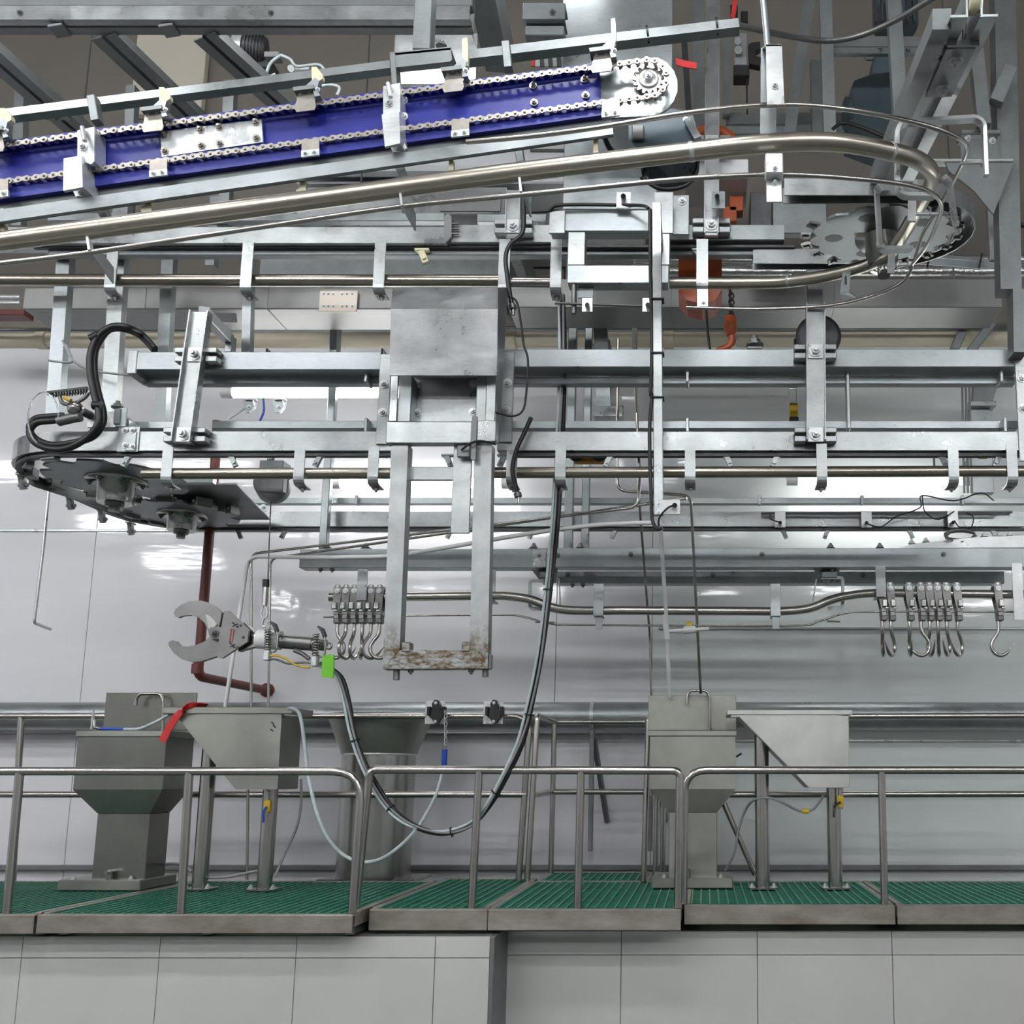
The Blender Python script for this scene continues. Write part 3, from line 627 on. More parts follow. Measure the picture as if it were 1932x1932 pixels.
rad = [rr_*(1 if i < n_-9 else max(.08, (n_-1-i)/9)) for i in range(n_)]
ME_H = taper(pth, rad).mesh('hook', TUBE)
hooks = [  # pixel x, row of rail centre, hook turn (degrees), label
 (640, 1126, 180, 'outermost meat hook at the free end of its rail'), (656, 1126, 66, 'second meat hook from the free rail end'),
 (672, 1126, 85, 'meat hook half hidden by the pale hanger strap'), (687, 1126, 112, 'fourth meat hook from the free rail end, point turned outward'),
 (703, 1126, 48, 'fifth meat hook from the free rail end beside the lift frame'), (719, 1126, 15, 'meat hook touching the rusty leg of the lift frame'),
 (1663, 1121, 262, 'meat hook directly below a galvanised hanger strap'), (1679, 1121, 235, 'meat hook close beside the strap, point turned aside'),
 (1714, 1121, 265, 'first meat hook of the group of six on the rail'), (1736, 1121, 180, 'meat hook whose wide curve crosses its neighbour'),
 (1752, 1121, 275, 'meat hook crossed by the wide curved hook'), (1767.5, 1121, 258, 'fourth meat hook in the group of six'),
 (1784, 1121, 240, 'fifth meat hook in the group of six'), (1804.5, 1121, 228, 'last meat hook in the group of six, next to the gap'),
 (1881, 1121, 0, 'single meat hook apart from the others, shown in full profile')]
for px_, py_, ang, lab in hooks:
    c = P(px_, py_, YH); t = T('meat_hook', lab, 'hook', c, 'meat hooks on the overhead rail')
    tilt = .06 if px_ > 1640 else 0
    for me, nm in ((ME_B, 'side_plates'), (ME_W, 'roller'), (ME_A, 'axle_cap'), (ME_L, 'latch'), (ME_S, 'swivel_block')):
        o = inst(me, nm, t, c, (0, -tilt, 0))
        if nm == 'latch' and px_ > 1640: o.rotation_euler = (0, 0, 0); o.location = (.022, 0, 0)
    inst(ME_H, 'hook', t, c+V((0, 0, 0)), (0, 0, math.radians(ang)))
# ================================================================== LOOP CONVEYOR (square track with slot, chain wheels, upper and lower frame)
YF, YK = 4.70, 6.20
ZT = Zp(814, YF); ZB = Zp(850, YF)
XL = -3.62
t = T('loop_conveyor', 'galvanised loop conveyor track bending round two chain wheels seen from below', 'conveyor', P(966, 850, YF))
RC = .42; xs_ = XL+.036; y1_, y2_ = YF+.036, YK+.036
path = [V((X(738, YF), y1_, 0)), V((xs_+RC, y1_, 0))]
for i in range(1, 12): a = math.pi/2*i/12; path.append(V((xs_+RC-RC*math.sin(a), y1_+RC-RC*math.cos(a), 0)))
path.append(V((xs_, y1_+RC, 0))); path.append(V((xs_, y2_-RC, 0)))
for i in range(1, 12): a = math.pi/2*i/12; path.append(V((xs_+RC-RC*math.cos(a), y2_-RC+RC*math.sin(a), 0)))
path.append(V((xs_+RC, y2_, 0))); path.append(V((X(1960, YK), y2_, 0)))
tw, th = .072, ZT-ZB; zc = (ZT+ZB)/2; q = .005
cprof = [(-.012, -th/2), (-.012, -th/2+q), (-tw/2+q, -th/2+q), (-tw/2+q, th/2-q), (tw/2-q, th/2-q), (tw/2-q, -th/2+q), (.012, -th/2+q), (.012, -th/2), (tw/2, -th/2), (tw/2, th/2), (-tw/2, th/2), (-tw/2, -th/2)]
O(G().sweep([p+V((0, 0, zc)) for p in path], cprof), 'track', GALV2, t)
O(track(G(), 938, 814, 1960, 850, YF, .072), 'track', GALV2, t)
O(G().sweep([p+V((0, 0, ZB-.01)) for p in path], [(-.018, -.01), (.018, -.01), (.018, .004), (-.018, .004)]), 'chain', DARK, t)
O(G().box((X(938, YF), YF+.02, ZB-.022), (X(1960, YF), YF+.052, ZB-.002), .002), 'chain', DARK, t)
gg = G()                                    # inner guide band
O(gg.sweep([V((p.x+(.16 if 1 < i < len(path)-2 else 0), p.y, ZB-.02)) if i > 1 and i < 26 else p+V((0, 0, ZB-.02)) for i, p in enumerate(path[12:16])], [(-.002, -.03), (.002, -.03), (.002, .03), (-.002, .03)]), 'guide_band', GALVD, t)
def sprocket(t, cx_, cy_, z, R, nT, hubr, hubh, me=GALVD, th_=.012):
    g = G(); vs = []; k = nT*8; prof = []
    for i in range(k):
        ph = (i % 8)/8; r = R*(1-.17*max(0, math.cos((ph-.5)*2*math.pi))**1.3) ; a = 2*math.pi*i/k; prof.append((r*math.cos(a), r*math.sin(a)))
    g.slab([V((cx_+a, cy_+b, z)) for a, b in prof], V((0, 0, th_)))
    O(g, 'wheel', me, t)
    g = G(); g.lathe((cx_, cy_, z), (0, 0, -1), [(hubr*1.7, 0), (hubr*1.7, .012), (hubr, .013), (hubr, hubh*.85), (hubr*.96, hubh)], 28); O(g, 'hub', HUB, t)
    g = G(); g.lathe((cx_, cy_, z-hubh), (0, 0, -1), [(hubr*.55, 0), (hubr*.5, .018), (hubr*.32, .018), (hubr*.3, .045)], 16); O(g, 'shaft_end', IRON, t)
    for i in range(6):
        a = i*math.pi/3+.4; inst(BOLTD, 'bolt', t, (cx_+hubr*1.4*math.cos(a), cy_+hubr*1.4*math.sin(a), z-.012), DNB, .013)
s1 = (-3.14, 5.14); s2 = (-3.13, 5.80)
sprocket(t, s1[0], s1[1], ZB-.02, .345, 9, .088, .125, DISC)
sprocket(t, s2[0], s2[1], ZB-.03, .315, 10, .08, .10, DISC)
def dog_mesh():
    g = G(); g.box((-.03, -.012, -.012), (.03, .012, 0), .003); g.bar([V((-.004, 0, -.01)), V((.018, 0, -.062))], .02, .026, V((1, 0, .3))); g.bar([V((-.03, 0, 0)), V((-.005, 0, -.03))], .014, .006, V((0, 0, 1))); g.cyl((.012, -.02, -.045), (.012, .02, -.045), .008, 8); return g
DOG = dog_mesh().mesh('chain_dog', GALV); DOGC = dog_mesh().mesh('chain_dog_cream', CREAM)
for px_, f_ in ((242, -1), (440, 1), (603, -1), (845, 1), (950, -1), (1150, -1), (1372, 1), (1464, -1), (1778, 1), (1882, -1)):
    o = inst(DOG, 'chain_dog', t, V((P(px_, 850, YF+.036).x, YF+.036, ZB-.008))); o.rotation_euler = (0, 0, 0 if f_ > 0 else math.pi)
for px_, f_ in ((452, 1), (538, -1), (770, 1), (850, -1), (1004, -1), (1160, -1), (1478, 1), (1560, -1), (1716, 1), (1873, 1)):
    o = inst(DOG, 'chain_dog', t, V((P(px_, 985, YK+.036).x, YK+.036, ZB-.008))); o.rotation_euler = (0, 0, 0 if f_ > 0 else math.pi)
for y_ in (5.05, 5.45, 5.75, 6.05): 
    inst(DOG, 'chain_dog', t, V((xs_, y_, ZB-.01)), (0, 0, math.pi/2), 1.25)
for i in range(8):                          # chain carriages round the second wheel
    a = math.pi*.0+i*math.pi/5.2+1.9; c = V((s2[0]+.325*math.cos(a), s2[1]+.325*math.sin(a), ZB-.025))
    o = link(bpy.data.objects.new('chain_carriage', bpy.data.meshes.get('chain_carriage') or G().box((-.045, -.02, -.02), (.045, .02, .035), .004).box((-.06, -.012, .0), (.06, .012, .014), .003).mesh('chain_carriage', IRON)))
    o.parent = t; o.location = c-wloc(t); o.rotation_euler = (0, 0, a+math.pi/2)
for i in range(5):
    a = math.pi*.75+i*math.pi/6; c = V((s1[0]+.40*math.cos(a), s1[1]+.40*math.sin(a), ZB-.015))
    o = inst(bpy.data.meshes['chain_carriage'], 'chain_carriage', t, c, (0, 0, a+math.pi/2))
# cover plate over the second wheel and wheel frame
O(G().slab([V((X(205, 5.3), 5.38, ZB+.03)), V((X(400, 5.35), 5.38, ZB+.03)), V((X(468, 6.1), 6.15, ZB+.03)), V((X(250, 6.1), 6.15, ZB+.03))], V((0, 0, .008))), 'cover_plate', GALVD, t)
O(G().bar(PP([(205, 908, 5.25), (405, 908, 5.25)]), .04, .03), 'wheel_frame', GALV, t)
O(G().tube(PP([(438, 967), (450, 967)], 6.18), .03, 12), 'guide_roller', WHITEP, t)
g = G()
for x_, y_ in ((250, 820), (232, 775)): g.pbox(x_-14, y_-6, x_+6, y_+30, YF-.012, .01)
g.pbox(222, 805, 262, 852, YF-.006, .005); O(g, 'splice_plate', GALV, t)
bolts(t, [(236, 812), (236, 840), (250, 812), (250, 842), (483, 957, YK), (487, 975, YK), (497, 957, YK)], YF-.012, 4)
# upper frame of the front run
g = G(); channel(g, 255, 664, 718, 697, YF, .12); O(g, 'frame_beam', GALV, t)
g = G(); channel(g, 945, 659, 1925, 692, YF, .12); O(g, 'frame_beam', GALV, t)
O(G().pbox(240, 660, 258, 705, YF-.004, .16), 'end_plate', GALV2, t)
for a, b in ((270, 722), (965, 1915)): O(channel(G(), a, 710, b, 724, YF+.1, .05, .004), 'upper_angle', GALV, t)
for a, b in ((400, 712), (960, 1920)): O(channel(G(), a, 794, b, 808, YF+.1, .05, .004), 'lower_angle', GALV, t)
O(channel(G(), 250, 795, 350, 808, YF+.1, .05, .004), 'lower_angle', GALV, t)
for x_ in (690, 1297, 1890): O(G().pbox(x_-3, 688, x_+3, 720, YF+.04, .09), 'clip', GALV2, t)
for x_ in (690, 1297, 1897): O(G().pbox(x_-3, 788, x_+3, 814, YF+.04, .09), 'clip', GALV2, t)
O(G().pbox(1597, 685, 1604, 808, YF+.06, .05), 'web_strut', GALV2, t)
# back run upper angle, sensors
O(channel(G(), 470, 939, 1960, 950, YK, .05, .004), 'back_angle', GALV, t)
for x_ in (672, 1433, 1627, 1817): O(G().pbox(x_-3, 934, x_+3, 952, YK-.03, .04), 'clip', GALV2, t)
O(G().tube(PP([(1436, 968), (1910, 966)], YK-.03), .008, 6), 'sensor_rail', GALVD, t); O(G().tube(PP([(1436, 973), (1880, 973)], YK-.03), .006, 6), 'sensor_rail', GALV, t)
for x_ in (1472, 1635, 1798):
    s_ = O(G().pbox(x_-10, 964, x_+10, 995, YK-.06, .006), 'sensor_plate', ZINC, t)
    O(G().tube(PP([(x_, 985), (x_, 986)], YK-.06)+[P(x_, 986, YK-.11)], .011, 8), 'sensor', BLACK, s_)
t2 = T('sensor_wire', 'thin black wires looping between the sensor plates on the back run', 'wire', P(1740, 960, YK-.07))
for pts in ([(1470, 985), (1452, 978), (1455, 968)], [(1636, 988), (1662, 994), (1690, 975), (1720, 965), (1738, 955), (1740, 935), (1800, 945), (1850, 930), (1875, 945)], [(1740, 935), (1745, 965), (1770, 980), (1800, 965)], [(1800, 982), (1815, 1000), (1832, 995), (1836, 975), (1822, 968)]):
    O(G().tube(spl(PP(pts, YK-.1), 5), .0045, 5), 'wire', BLACK, t2)
t2 = T('coiled_wire', 'coil of loose cable tied on the beam near the single meat hook', 'wire', P(1812, 1012, 6.05))
g = G()
for i in range(7):
    a0 = i*.4; g.tube([P(1812+28*math.cos(a)+random.uniform(-3, 3), 1011+9*math.sin(a)+i*.8-3, 6.05+.08*math.sin(a+a0)) for a in [k*.42+a0 for k in range(14)]], .004, 5)
O(g, 'cable_coil', GREYP, t2)
t2 = T('splice_bracket', 'bolted splice bracket on top of the beam above the single meat hook', 'bracket', P(1850, 1022, 6.0))
O(G().slab(PP([(1695, 1034, 6.0), (1722, 1026, 6.0), (1750, 1023, 6.0), (1835, 1014, 6.0), (1950, 1009, 6.0), (1950, 1033, 6.0)]), V((0, .02, 0))), 'plate', ZINC, t2)
for px_, py_ in ((1720, 1026), (1747, 1023), (1857, 1013), (1885, 1012), (1905, 1011)): inst(BOLT, 'bolt', t2, P(px_, py_, 6.01), UPB, .015)
# round rail under the front run with hook-shaped hangers
t = T('lower_rail', 'dull round steel rail hung in strap brackets under the loop conveyor', 'rail', P(966, 890, YF))
RR = m(11, YF)
O(G().tube(PP([(271, 894), (740, 893)], YF-.02), RR, 16), 'rail_tube', PIPE, t); O(G().tube(PP([(925, 892), (1980, 889)], YF-.02), RR, 16), 'rail_tube', PIPE, t)
def jhang(t, px_, ytop, ybot, Y, w=20, d=.09, mt=GALV2):
    Yf = Y-.05; g = G(); x0, x1 = X(px_-w/2, Yf, ybot), X(px_+w/2, Yf, ybot); zt, zb = Zp(ytop, Yf), Zp(ybot, Yf)
    pr = rnd([V((0, Yf, zt)), V((0, Yf, zb)), V((0, Yf+d, zb-.004))], .03, 4)
    g.sweep([V(((x0+x1)/2, p.y, p.z)) for p in pr], [(-(x1-x0)/2, -.004), ((x1-x0)/2, -.004), ((x1-x0)/2, .004), (-(x1-x0)/2, .004)], V((1, 0, 0))) if False else None
    pts = [V((x0, p.y, p.z)) for p in pr]; n = len(pts); off = V((x1-x0, 0, 0))
    tn = [((pts[min(i+1, n-1)]-pts[max(i-1, 0)]).normalized()) for i in range(n)]
    nr = [V((0, -q.z, q.y))*.007 for q in tn]
    loop = pts+[pts[i]+nr[i]*-1 for i in range(n)][::-1]
    vs = loop+[p+off for p in loop]; k = len(loop)
    fs = [[i, (i+1) % k, k+(i+1) % k, k+i] for i in range(k)]
    for i in range(n-1):
        fs.append([i+1, i, k-1-i, k-2-i]); fs.append([k+i, k+i+1, 2*k-2-i, 2*k-1-i])
    g.add(vs, fs); o = O(g, 'strap_hanger', mt, t)
    inst(BOLTD, 'bolt', t, ((x0+x1)/2, Yf+d*.6, zb-.008), DNB, .012); return o
for px_, yt in ((313, 845), (563, 848), (703, 847), (1057, 842), (1302, 842), (1551, 838), (1800, 838), (1911, 838), (965, 850)): jhang(t, px_, yt, 911, YF)
# ---- upright posts clamped on the front run
def upright(px0, py0, px1, py1, Y, w, label, cl):
    a, b = P(px0, py0, Y), P(px1, py1, Y)
    t = T('channel_post', label, 'post', b); hw = m(w/2, Y)
    ax = (b-a).normalized(); sd = V((1, 0, 0))
    O(G().sweep([a, b], [(-hw, -.03), (-hw, .02), (hw, .02), (hw, -.03), (hw-.006, -.03), (hw-.006, -.006), (-hw+.006, -.006), (-hw+.006, -.03)], V((0, 1, 0))), 'channel', GALV2, t)
    for py_ in cl:
        f = (py_-py0)/(py1-py0); cx_ = px0+(px1-px0)*f
        c = P(cx_, py_, Y-.010); r_ = m(15, Y); O(G().box(c-V((r_, .004, r_)), c+V((r_, .004, r_))), 'washer_plate', ZINC, t)
        inst(BOLT, 'bolt', t, c-V((0, .004, 0)), None, .021)
        for s_ in (-1, 1):
            g = G(); xx = cx_+s_*(w/2+10); g.pbox(xx-11, py_-14, xx+11, py_-4, Y+.0, .05); g.pbox(xx-11, py_+2, xx+11, py_+13, Y+.0, .05); O(g, 'clamp_angle', GALV2, t)
    return t
upright(380, 590, 345, 836, YF-.06, 38, 'galvanised channel post clamped across the loop conveyor near its round end', (669, 820))
upright(1538, 575, 1539, 832, YF-.06, 38, 'galvanised channel post clamped across the loop conveyor below the chain hoist', (663, 820))
# ================================================================== LIFT FRAME
YL = 4.28
t = T('lift_frame', 'galvanised lift frame with a rusty bottom crossbar hanging in the middle of the hall', 'frame', P(822, 1262, YL))
O(G().slab(PP([(741, 543, 4.45), (940, 543, 4.45), (940, 583, 4.3), (737, 583, 4.3)]), V((0, .006, .004))), 'top_plate', GALV2, t)
O(G().slab(PP([(737, 583, 4.26), (939, 583, 4.26), (937, 708, 4.2), (735, 708, 4.2)]), V((0, .008, 0))), 'front_plate', ZINC, t)
O(G().slab(PP([(940, 543, 4.3), (958, 543, 4.55), (943, 835, 4.45), (938, 835, 4.3)]), V((-.006, 0, 0))), 'side_plate', GALVD, t)
for a, b in ((735, 750), (917, 935)): O(G().pbox(a, 708, b, 795, YL-.01, .012), 'edge_strip', GALV2, t)
O(G().pbox(765, 668, 905, 692, YL+.0, .43), 'mount_bar', GALVD, t)
for a, b in ((751, 776), (898, 918)): O(G().pbox(a, 708, b, 796, YL, .09), 'guide_column', GALV, t)
O(G().pbox(777, 712, 900, 796, YL+.09, .01), 'inner_plate', GALV2, t)
bolts(t, [(788, 725), (787, 778), (893, 724), (892, 777)], YL+.09, 5.5)
for a, b, c, d in ((713, 668, 735, 838), (940, 664, 968, 834)): O(G().pbox(a, b, c, d, YF-.014, .012), 'flange_plate', GALV2, t)
bolts(t, [(724, 725), (722, 778), (958, 722), (956, 774)], YF-.014, 6)
O(G().pbox(728, 795, 904, 836, YL-.02, .05), 'cross_plate', GALV2, t)
O(G().pbox(888, 793, 936, 833, YL-.03, .045), 'cross_plate', GALV2, t)
O(G().slab(PP([(738, 838), (770, 838), (754, 1225), (722, 1262)], YL), V((0, .07, 0))), 'leg', RUSTLEG, t)
O(G().slab(PP([(895, 838), (928, 838), (920, 1262), (886, 1225)], YL), V((0, .07, 0))), 'leg', RUSTLEG, t)
O(G().slab(PP([(722, 1262), (755, 1226), (886, 1226), (920, 1261)], YL), V((0, .07, 0))), 'crossbar', RUST, t)
for x_ in (765, 879): O(G().pbox(x_-8, 1211, x_+8, 1230, YL-.005, .06), 'weld_block', RUST, t)
O(G().pbox(853, 838, 888, 1006, YL+.02, .012), 'shield_plate', GALV2, t)
O(G().pbox(770, 880, 856, 906, YL+.05, .02), 'back_bar', GALV2, t)
for x_, y_, r_ in ((748, 1283, 6), (916, 1277, 6)): O(G().cyl(P(x_, 1255, YL+.04), P(x_, y_, YL+.04), m(r_, YL), 12), 'pin', IRON, t)
for x_ in (775, 889): inst(BOLTD, 'bolt', t, P(x_, 1263, YL+.04), DNB, .012)
O(G().cyl(P(924, 1262, YL+.02), P(925, 1236, YL+.02), m(5, YL), 10), 'side_pin', IRON, t)
O(G().pbox(862, 840, 886, 862, YL-.02, .02), 'sensor_bracket', GALVD, t); O(G().pbox(889, 785, 899, 868, YL-.04, .01), 'sensor_arm', GALVD, t)
O(G().tube(spl(PP([(871, 849, YL-.03), (885, 838, YL-.06), (905, 832, YL-.06), (935, 838, YL-.03)]), 5), .005, 6), 'sensor_wire', BLACK, t)
# ================================================================== HYDRAULIC CUTTER
YC = 4.92
t = T('hydraulic_cutter', 'crab-claw hydraulic cutter with curved jaws hanging from a rope', 'cutter', P(430, 1200, YC))
def zz(x, y): return (300+x/5.367, 1090+y/5.367)
up_ = [(635, 350), (560, 290), (480, 245), (400, 228), (300, 238), (220, 275), (165, 320), (150, 360), (165, 395), (190, 403), (240, 385), (320, 378), (400, 400), (460, 455), (490, 520), (500, 560), (600, 560)]
lo_ = [(640, 560), (520, 590), (470, 640), (380, 680), (290, 695), (210, 690), (165, 640), (130, 633), (95, 655), (98, 690), (150, 765), (230, 825), (330, 855), (430, 845), (600, 790)]
O(G().prism([zz(*p) for p in up_], YC-.012, .024), 'upper_jaw', CUT, t)
O(G().prism([zz(*p) for p in lo_], YC-.016, .03), 'lower_jaw', CUT, t)
O(G().prism([zz(*p) for p in [(470, 365), (520, 390), (590, 470), (560, 500), (500, 520)]], YC-.02, .012), 'jaw_ridge', STEEL, t)
O(G().prism([zz(*p) for p in [(520, 500), (640, 500), (640, 620), (520, 620)]], YC-.05, .05), 'pivot_block', CUT, t)
inst(BOLTD, 'bolt', t, P(*zz(558, 560), YC-.05), None, .017)
for y_ in (-.055, .035): O(G().prism([zz(*p) for p in [(660, 335), (710, 335), (910, 530), (895, 650), (640, 815), (590, 810), (610, 600)]], YC+y_, .016), 'cheek_plate', CUT, t)
for p_ in ((790, 490), (825, 480), (790, 705), (740, 690), (850, 600)): inst(BOLTD, 'bolt', t, P(*zz(*p_), YC-.055), None, .006)
for p_ in ((768, 480), (740, 685)):
    g = G(); a, b = zz(p_[0]-28, p_[1]-30), zz(p_[0]+28, p_[1]+24); c, d = zz(p_[0]-25, p_[1]+15), zz(p_[0]+30, p_[1]-12)
    g.bar(PP([a, b], YC-.0565), .002, .006, V((0, 0, 1))); g.bar(PP([c, d], YC-.0565), .002, .005, V((0, 0, 1))); O(g, 'warning_mark', INK, t)
g = G(); 
for a, b in (((730, 520), (752, 522)), ((718, 575), (738, 570)), ((712, 640), (740, 650))): g.bar(PP([zz(*a), zz(*b)], YC-.0565), .002, .004, V((0, 0, 1)))
g.bar(PP([zz(732, 518), zz(715, 650)], YC-.0565), .002, .004, V((1, 0, 0))); g.bar(PP([zz(758, 524), zz(742, 655)], YC-.0565), .002, .004, V((1, 0, 0))); O(g, 'red_print', REDINK, t)
O(G().prism([zz(*p) for p in [(860, 450), (1010, 545), (990, 690), (800, 745)]], YC-.02, .04), 'neck', STEEL, t)
def cylz(name, a, b, r, mt, Y=YC): return O(G().cyl(P(*zz(*a), Y), P(*zz(*b), Y), m(r/5.367, Y), 16), name, mt, t)
cylz('piston_rod', (890, 600), (1010, 605), 48, TUBE)
cylz('collar', (1003, 622), (1235, 634), 98, WHITEP)
cylz('cylinder', (1230, 645), (1560, 672), 72, CUT); cylz('cylinder_end', (1545, 670), (1690, 685), 60, STEEL)
for cx_, r0, r1 in ((1100, 520, 740), (1585, 570, 800)):
    g = G(); n = 60; g.tube([P(*zz(cx_-10+(14-.12*i)+(30*math.cos(i*.9)), r0+(r1-r0)*i/n), YC-.07+.022*math.sin(i*.9)) for i in range(n+1)], .0045, 5); O(g, 'trigger_spring', STEEL, t)
    lv = [(cx_+25, r0-85), (cx_+70, r0-60), (cx_+95, r0+10), (cx_+75, r0+40), (cx_+55, r0-20), (cx_+15, r0-75)]
    O(G().prism([zz(*p) for p in lv], YC-.08, .03), 'trigger_lever', DARK, t)
    O(G().tube(spl(PP([zz(cx_+90, r0+20), zz(cx_+100, r0+120), zz(cx_+80, r0+220), zz(cx_+20, r0+225)], YC-.07), 5), .005, 6), 'trigger_guard', STEEL, t)
    O(G().pbox(*zz(cx_-50, r1-10), *zz(cx_+10, r1+95), YC-.09, .04), 'valve_block', ZINC, t)
O(G().tube([P(*zz(1722+28*math.cos(a), 690+32*math.sin(a)), YC) for a in [i*math.pi/8 for i in range(17)]], .005, 6), 'eye_ring', STEEL, t)
for nm, pts, mt_ in (('signal_hose', [(1125, 790), (1200, 790), (1290, 825), (1380, 880), (1480, 905), (1530, 905)], YEL), ('signal_hose', [(1120, 820), (1200, 830), (1300, 868), (1400, 862), (1500, 858), (1560, 870)], IRON), ('fitting', [(1370, 735), (1450, 770), (1520, 825)], IRON)):
    O(G().tube(spl(PP([zz(*p) for p in pts], YC-.08), 5), .0055 if nm != 'fitting' else .011, 7), nm, mt_, t)
O(G().slab(PP([zz(1655, 785), zz(1770, 780), zz(1762, 1015), zz(1645, 1005)], YC-.1), V((0, .012, 0))), 'tape_flag', LIME, t)
# rope, snap hook and spring balancer
t = T('spring_balancer', 'grey spring balancer with wire rope and snap hook holding the cutter', 'balancer', P(510, 900, 5.1))
O(G().lathe(P(513, 915, 5.1), (.25, -1, .15), [(.06, -.07), (.085, -.06), (.088, .03), (.07, .05), (.03, .065)], 18), 'housing', GREYP, t)
O(G().pbox(489, 868, 534, 896, 5.08, .1), 'bracket', GALVD, t); O(G().pbox(488, 898, 534, 928, 5.03, .05), 'cover', GALVD, t)
O(G().lathe(P(512, 935, 5.1), (0, 0, -1), [(.05, 0), (.04, .02), (.015, .035)], 12), 'rope_guide', GREYP, t)
O(G().tube(PP([(511, 868), (512, 855)], 5.1), .02, 8), 'suspension_eye', STEEL, t)
O(G().tube(PP([(511, 945, 5.1), (505, 1098, 4.93)]), .0035, 6), 'wire_rope', IRON, t)
O(G().tube(PP([zz(1085, 20), zz(1082, 95)], YC), m(6.5, YC), 10), 'rope_stop', BLACK, t); O(G().tube(PP([zz(1078, 95), zz(1068, 285)], YC), m(5.5, YC), 10), 'swivel', STEEL, t)
O(G().tube(spl(PP([zz(1055, 285), zz(1035, 360), zz(1050, 405), zz(1085, 405), zz(1098, 350), zz(1078, 285)], YC), 5), .005, 6), 'snap_hook', ZINC, t)
O(G().tube(spl(PP([zz(1065, 400), zz(1050, 450), zz(1045, 490), zz(1080, 500)], YC), 4), .006, 6), 'shackle', ZINC, t)
# hose bundle
pts = [zz(1640, 880)+(YC,), (640, 1275, 4.92), (658, 1325, 4.92), (668, 1380, 4.92), (682, 1430, 4.92), (706, 1480, 4.92), (738, 1525, 4.92), (780, 1557, 4.9), (835, 1571, 4.9), (885, 1558, 4.9), (915, 1528, 4.88), (948, 1475, 4.85), (985, 1400, 4.82), (1005, 1320, 4.8), (1022, 1220, 4.78), (1040, 1060, 4.75), (1052, 930, 4.72), (1064, 700, 4.9), (1062, 560, 5.0)]
t = T('hose_bundle', 'sagging bundle of black hydraulic hoses and clear tubes from the cutter', 'hose', P(835, 1571, 4.9))
ctr = spl(PP(pts), 6)
for k_, (dx, dy, r_, mt_) in enumerate(((-.006, 0, .0105, BLACK), (.010, -.012, .0105, BLACK), (-.016, -.014, .0075, HOSEW), (.002, -.022, .006, GREYP))):
    O(G().tube([p+V((dx+.006*math.sin(i*.21+k_), dy, .006*math.cos(i*.17+k_*2))) for i, p in enumerate(ctr)], r_, 8), 'hydraulic_hose' if k_ < 2 else 'air_tube', mt_, t)
for i in (20, 36, 50, 64, 76, 88): 
    a = (ctr[i+1]-ctr[i]).normalized(); O(G().lathe(ctr[i]+V((0, -.01, 0)), a, [(.025, -.003), (.025, .003)], 10), 'cable_tie', BLACK, t)
# cable post
t = T('cable_post', 'flat galvanised post with black cable tied along it and white sensor plate below', 'post', P(1243, 992, 4.35))
O(G().bar(PP([(1239, 385), (1243, 972)], 4.35), .03, m(18.5, 4.35), V((1, 0, 0))), 'post', GALV2, t); O(G().pbox(1233, 402, 1247, 425, 4.36, .26), 'mount_bracket', GALVD, t)
O(G().tube(spl(PP([(1226, 395, 4.34), (1227, 500, 4.34), (1230, 660, 4.34), (1227, 740, 4.34), (1230, 745, 4.34), (1226, 800, 4.34), (1226, 850, 4.34), (1229, 960, 4.34), (1232, 985, 4.34), (1240, 998, 4.33), (1250, 996, 4.32)]), 5), .0085, 8), 'cable', BLACK, t)
for y_ in (562, 664, 748): O(G().pbox(1228, y_-1, 1253, y_+1.5, 4.325, .055), 'cable_tie', BLACK, t)
O(G().pbox(1242, 943, 1283, 970, 4.325, .006), 'sensor_plate', WHITEP, t); bolts(t, [(1243, 949), (1243, 965)], 4.325, 2.5)
O(G().tube(spl(PP([(1273, 953, 4.31), (1262, 957, 4.30), (1250, 968, 4.31), (1243, 980, 4.32), (1243, 993, 4.33)]), 5), .005, 6), 'sensor_wire', BLACK, t); O(G().cyl(P(1273, 953, 4.33), P(1273, 953, 4.28), .011, 10), 'sensor', BLACK, t)
# ================================================================== UPPER CONVEYOR (track above the loop, ending in a big wheel)
YU = 4.85
t = T('upper_conveyor', 'upper galvanised conveyor track ending in a big chain wheel inside a curved guard', 'conveyor', P(966, 458, YU))
wc = V((.862, 4.52, 4.22)); RW = .41; SL = .15
ring = [P(1480, 300, 4.11)+V((0, 0, 0))]
z0 = wc.z+SL*(-RW); ring = [V((X(1478, 4.11, 320), wc.y-RW, z0)), V((wc.x, wc.y-RW, z0))]
for i in range(1, 16): 
    a = -math.pi/2+math.pi*i/16; ring.append(V((wc.x+RW*math.cos(a), wc.y+RW*math.sin(a), wc.z+SL*RW*math.sin(a))))
ring += [V((wc.x, wc.y+RW, wc.z+SL*RW)), V((X(1420, 4.93, 450), wc.y+RW, wc.z+SL*RW))]
O(G().sweep([p+V((0, 0, .04)) for p in ring], [(-.035, -.04), (-.035, .04), (.035, .04), (.035, -.04), (.029, -.04), (.029, .034), (-.029, .034), (-.029, -.04)]), 'curved_guard', GALV2, t)
g = G(); vs = []; k = 14*6
def wpt(r, a, dz=0): return V((wc.x+r*math.cos(a), wc.y+r*math.sin(a), wc.z+SL*r*math.sin(a)+dz))
prof = [wpt(.345*(1-.09*max(0, math.cos((i % 6)/6*2*math.pi))), 2*math.pi*i/k) for i in range(k)]
O(G().slab(prof, V((0, 0, .012))), 'wheel', DISC, t)
for i in range(5):
    a = .5+i*1.256; O(G().slab([wpt(.23+.045*math.cos(b), a+.2*math.sin(b), -.001) for b in [j*math.pi/5 for j in range(10)]][::-1], V((0, 0, .002))), 'wheel_hole', DARK, t)
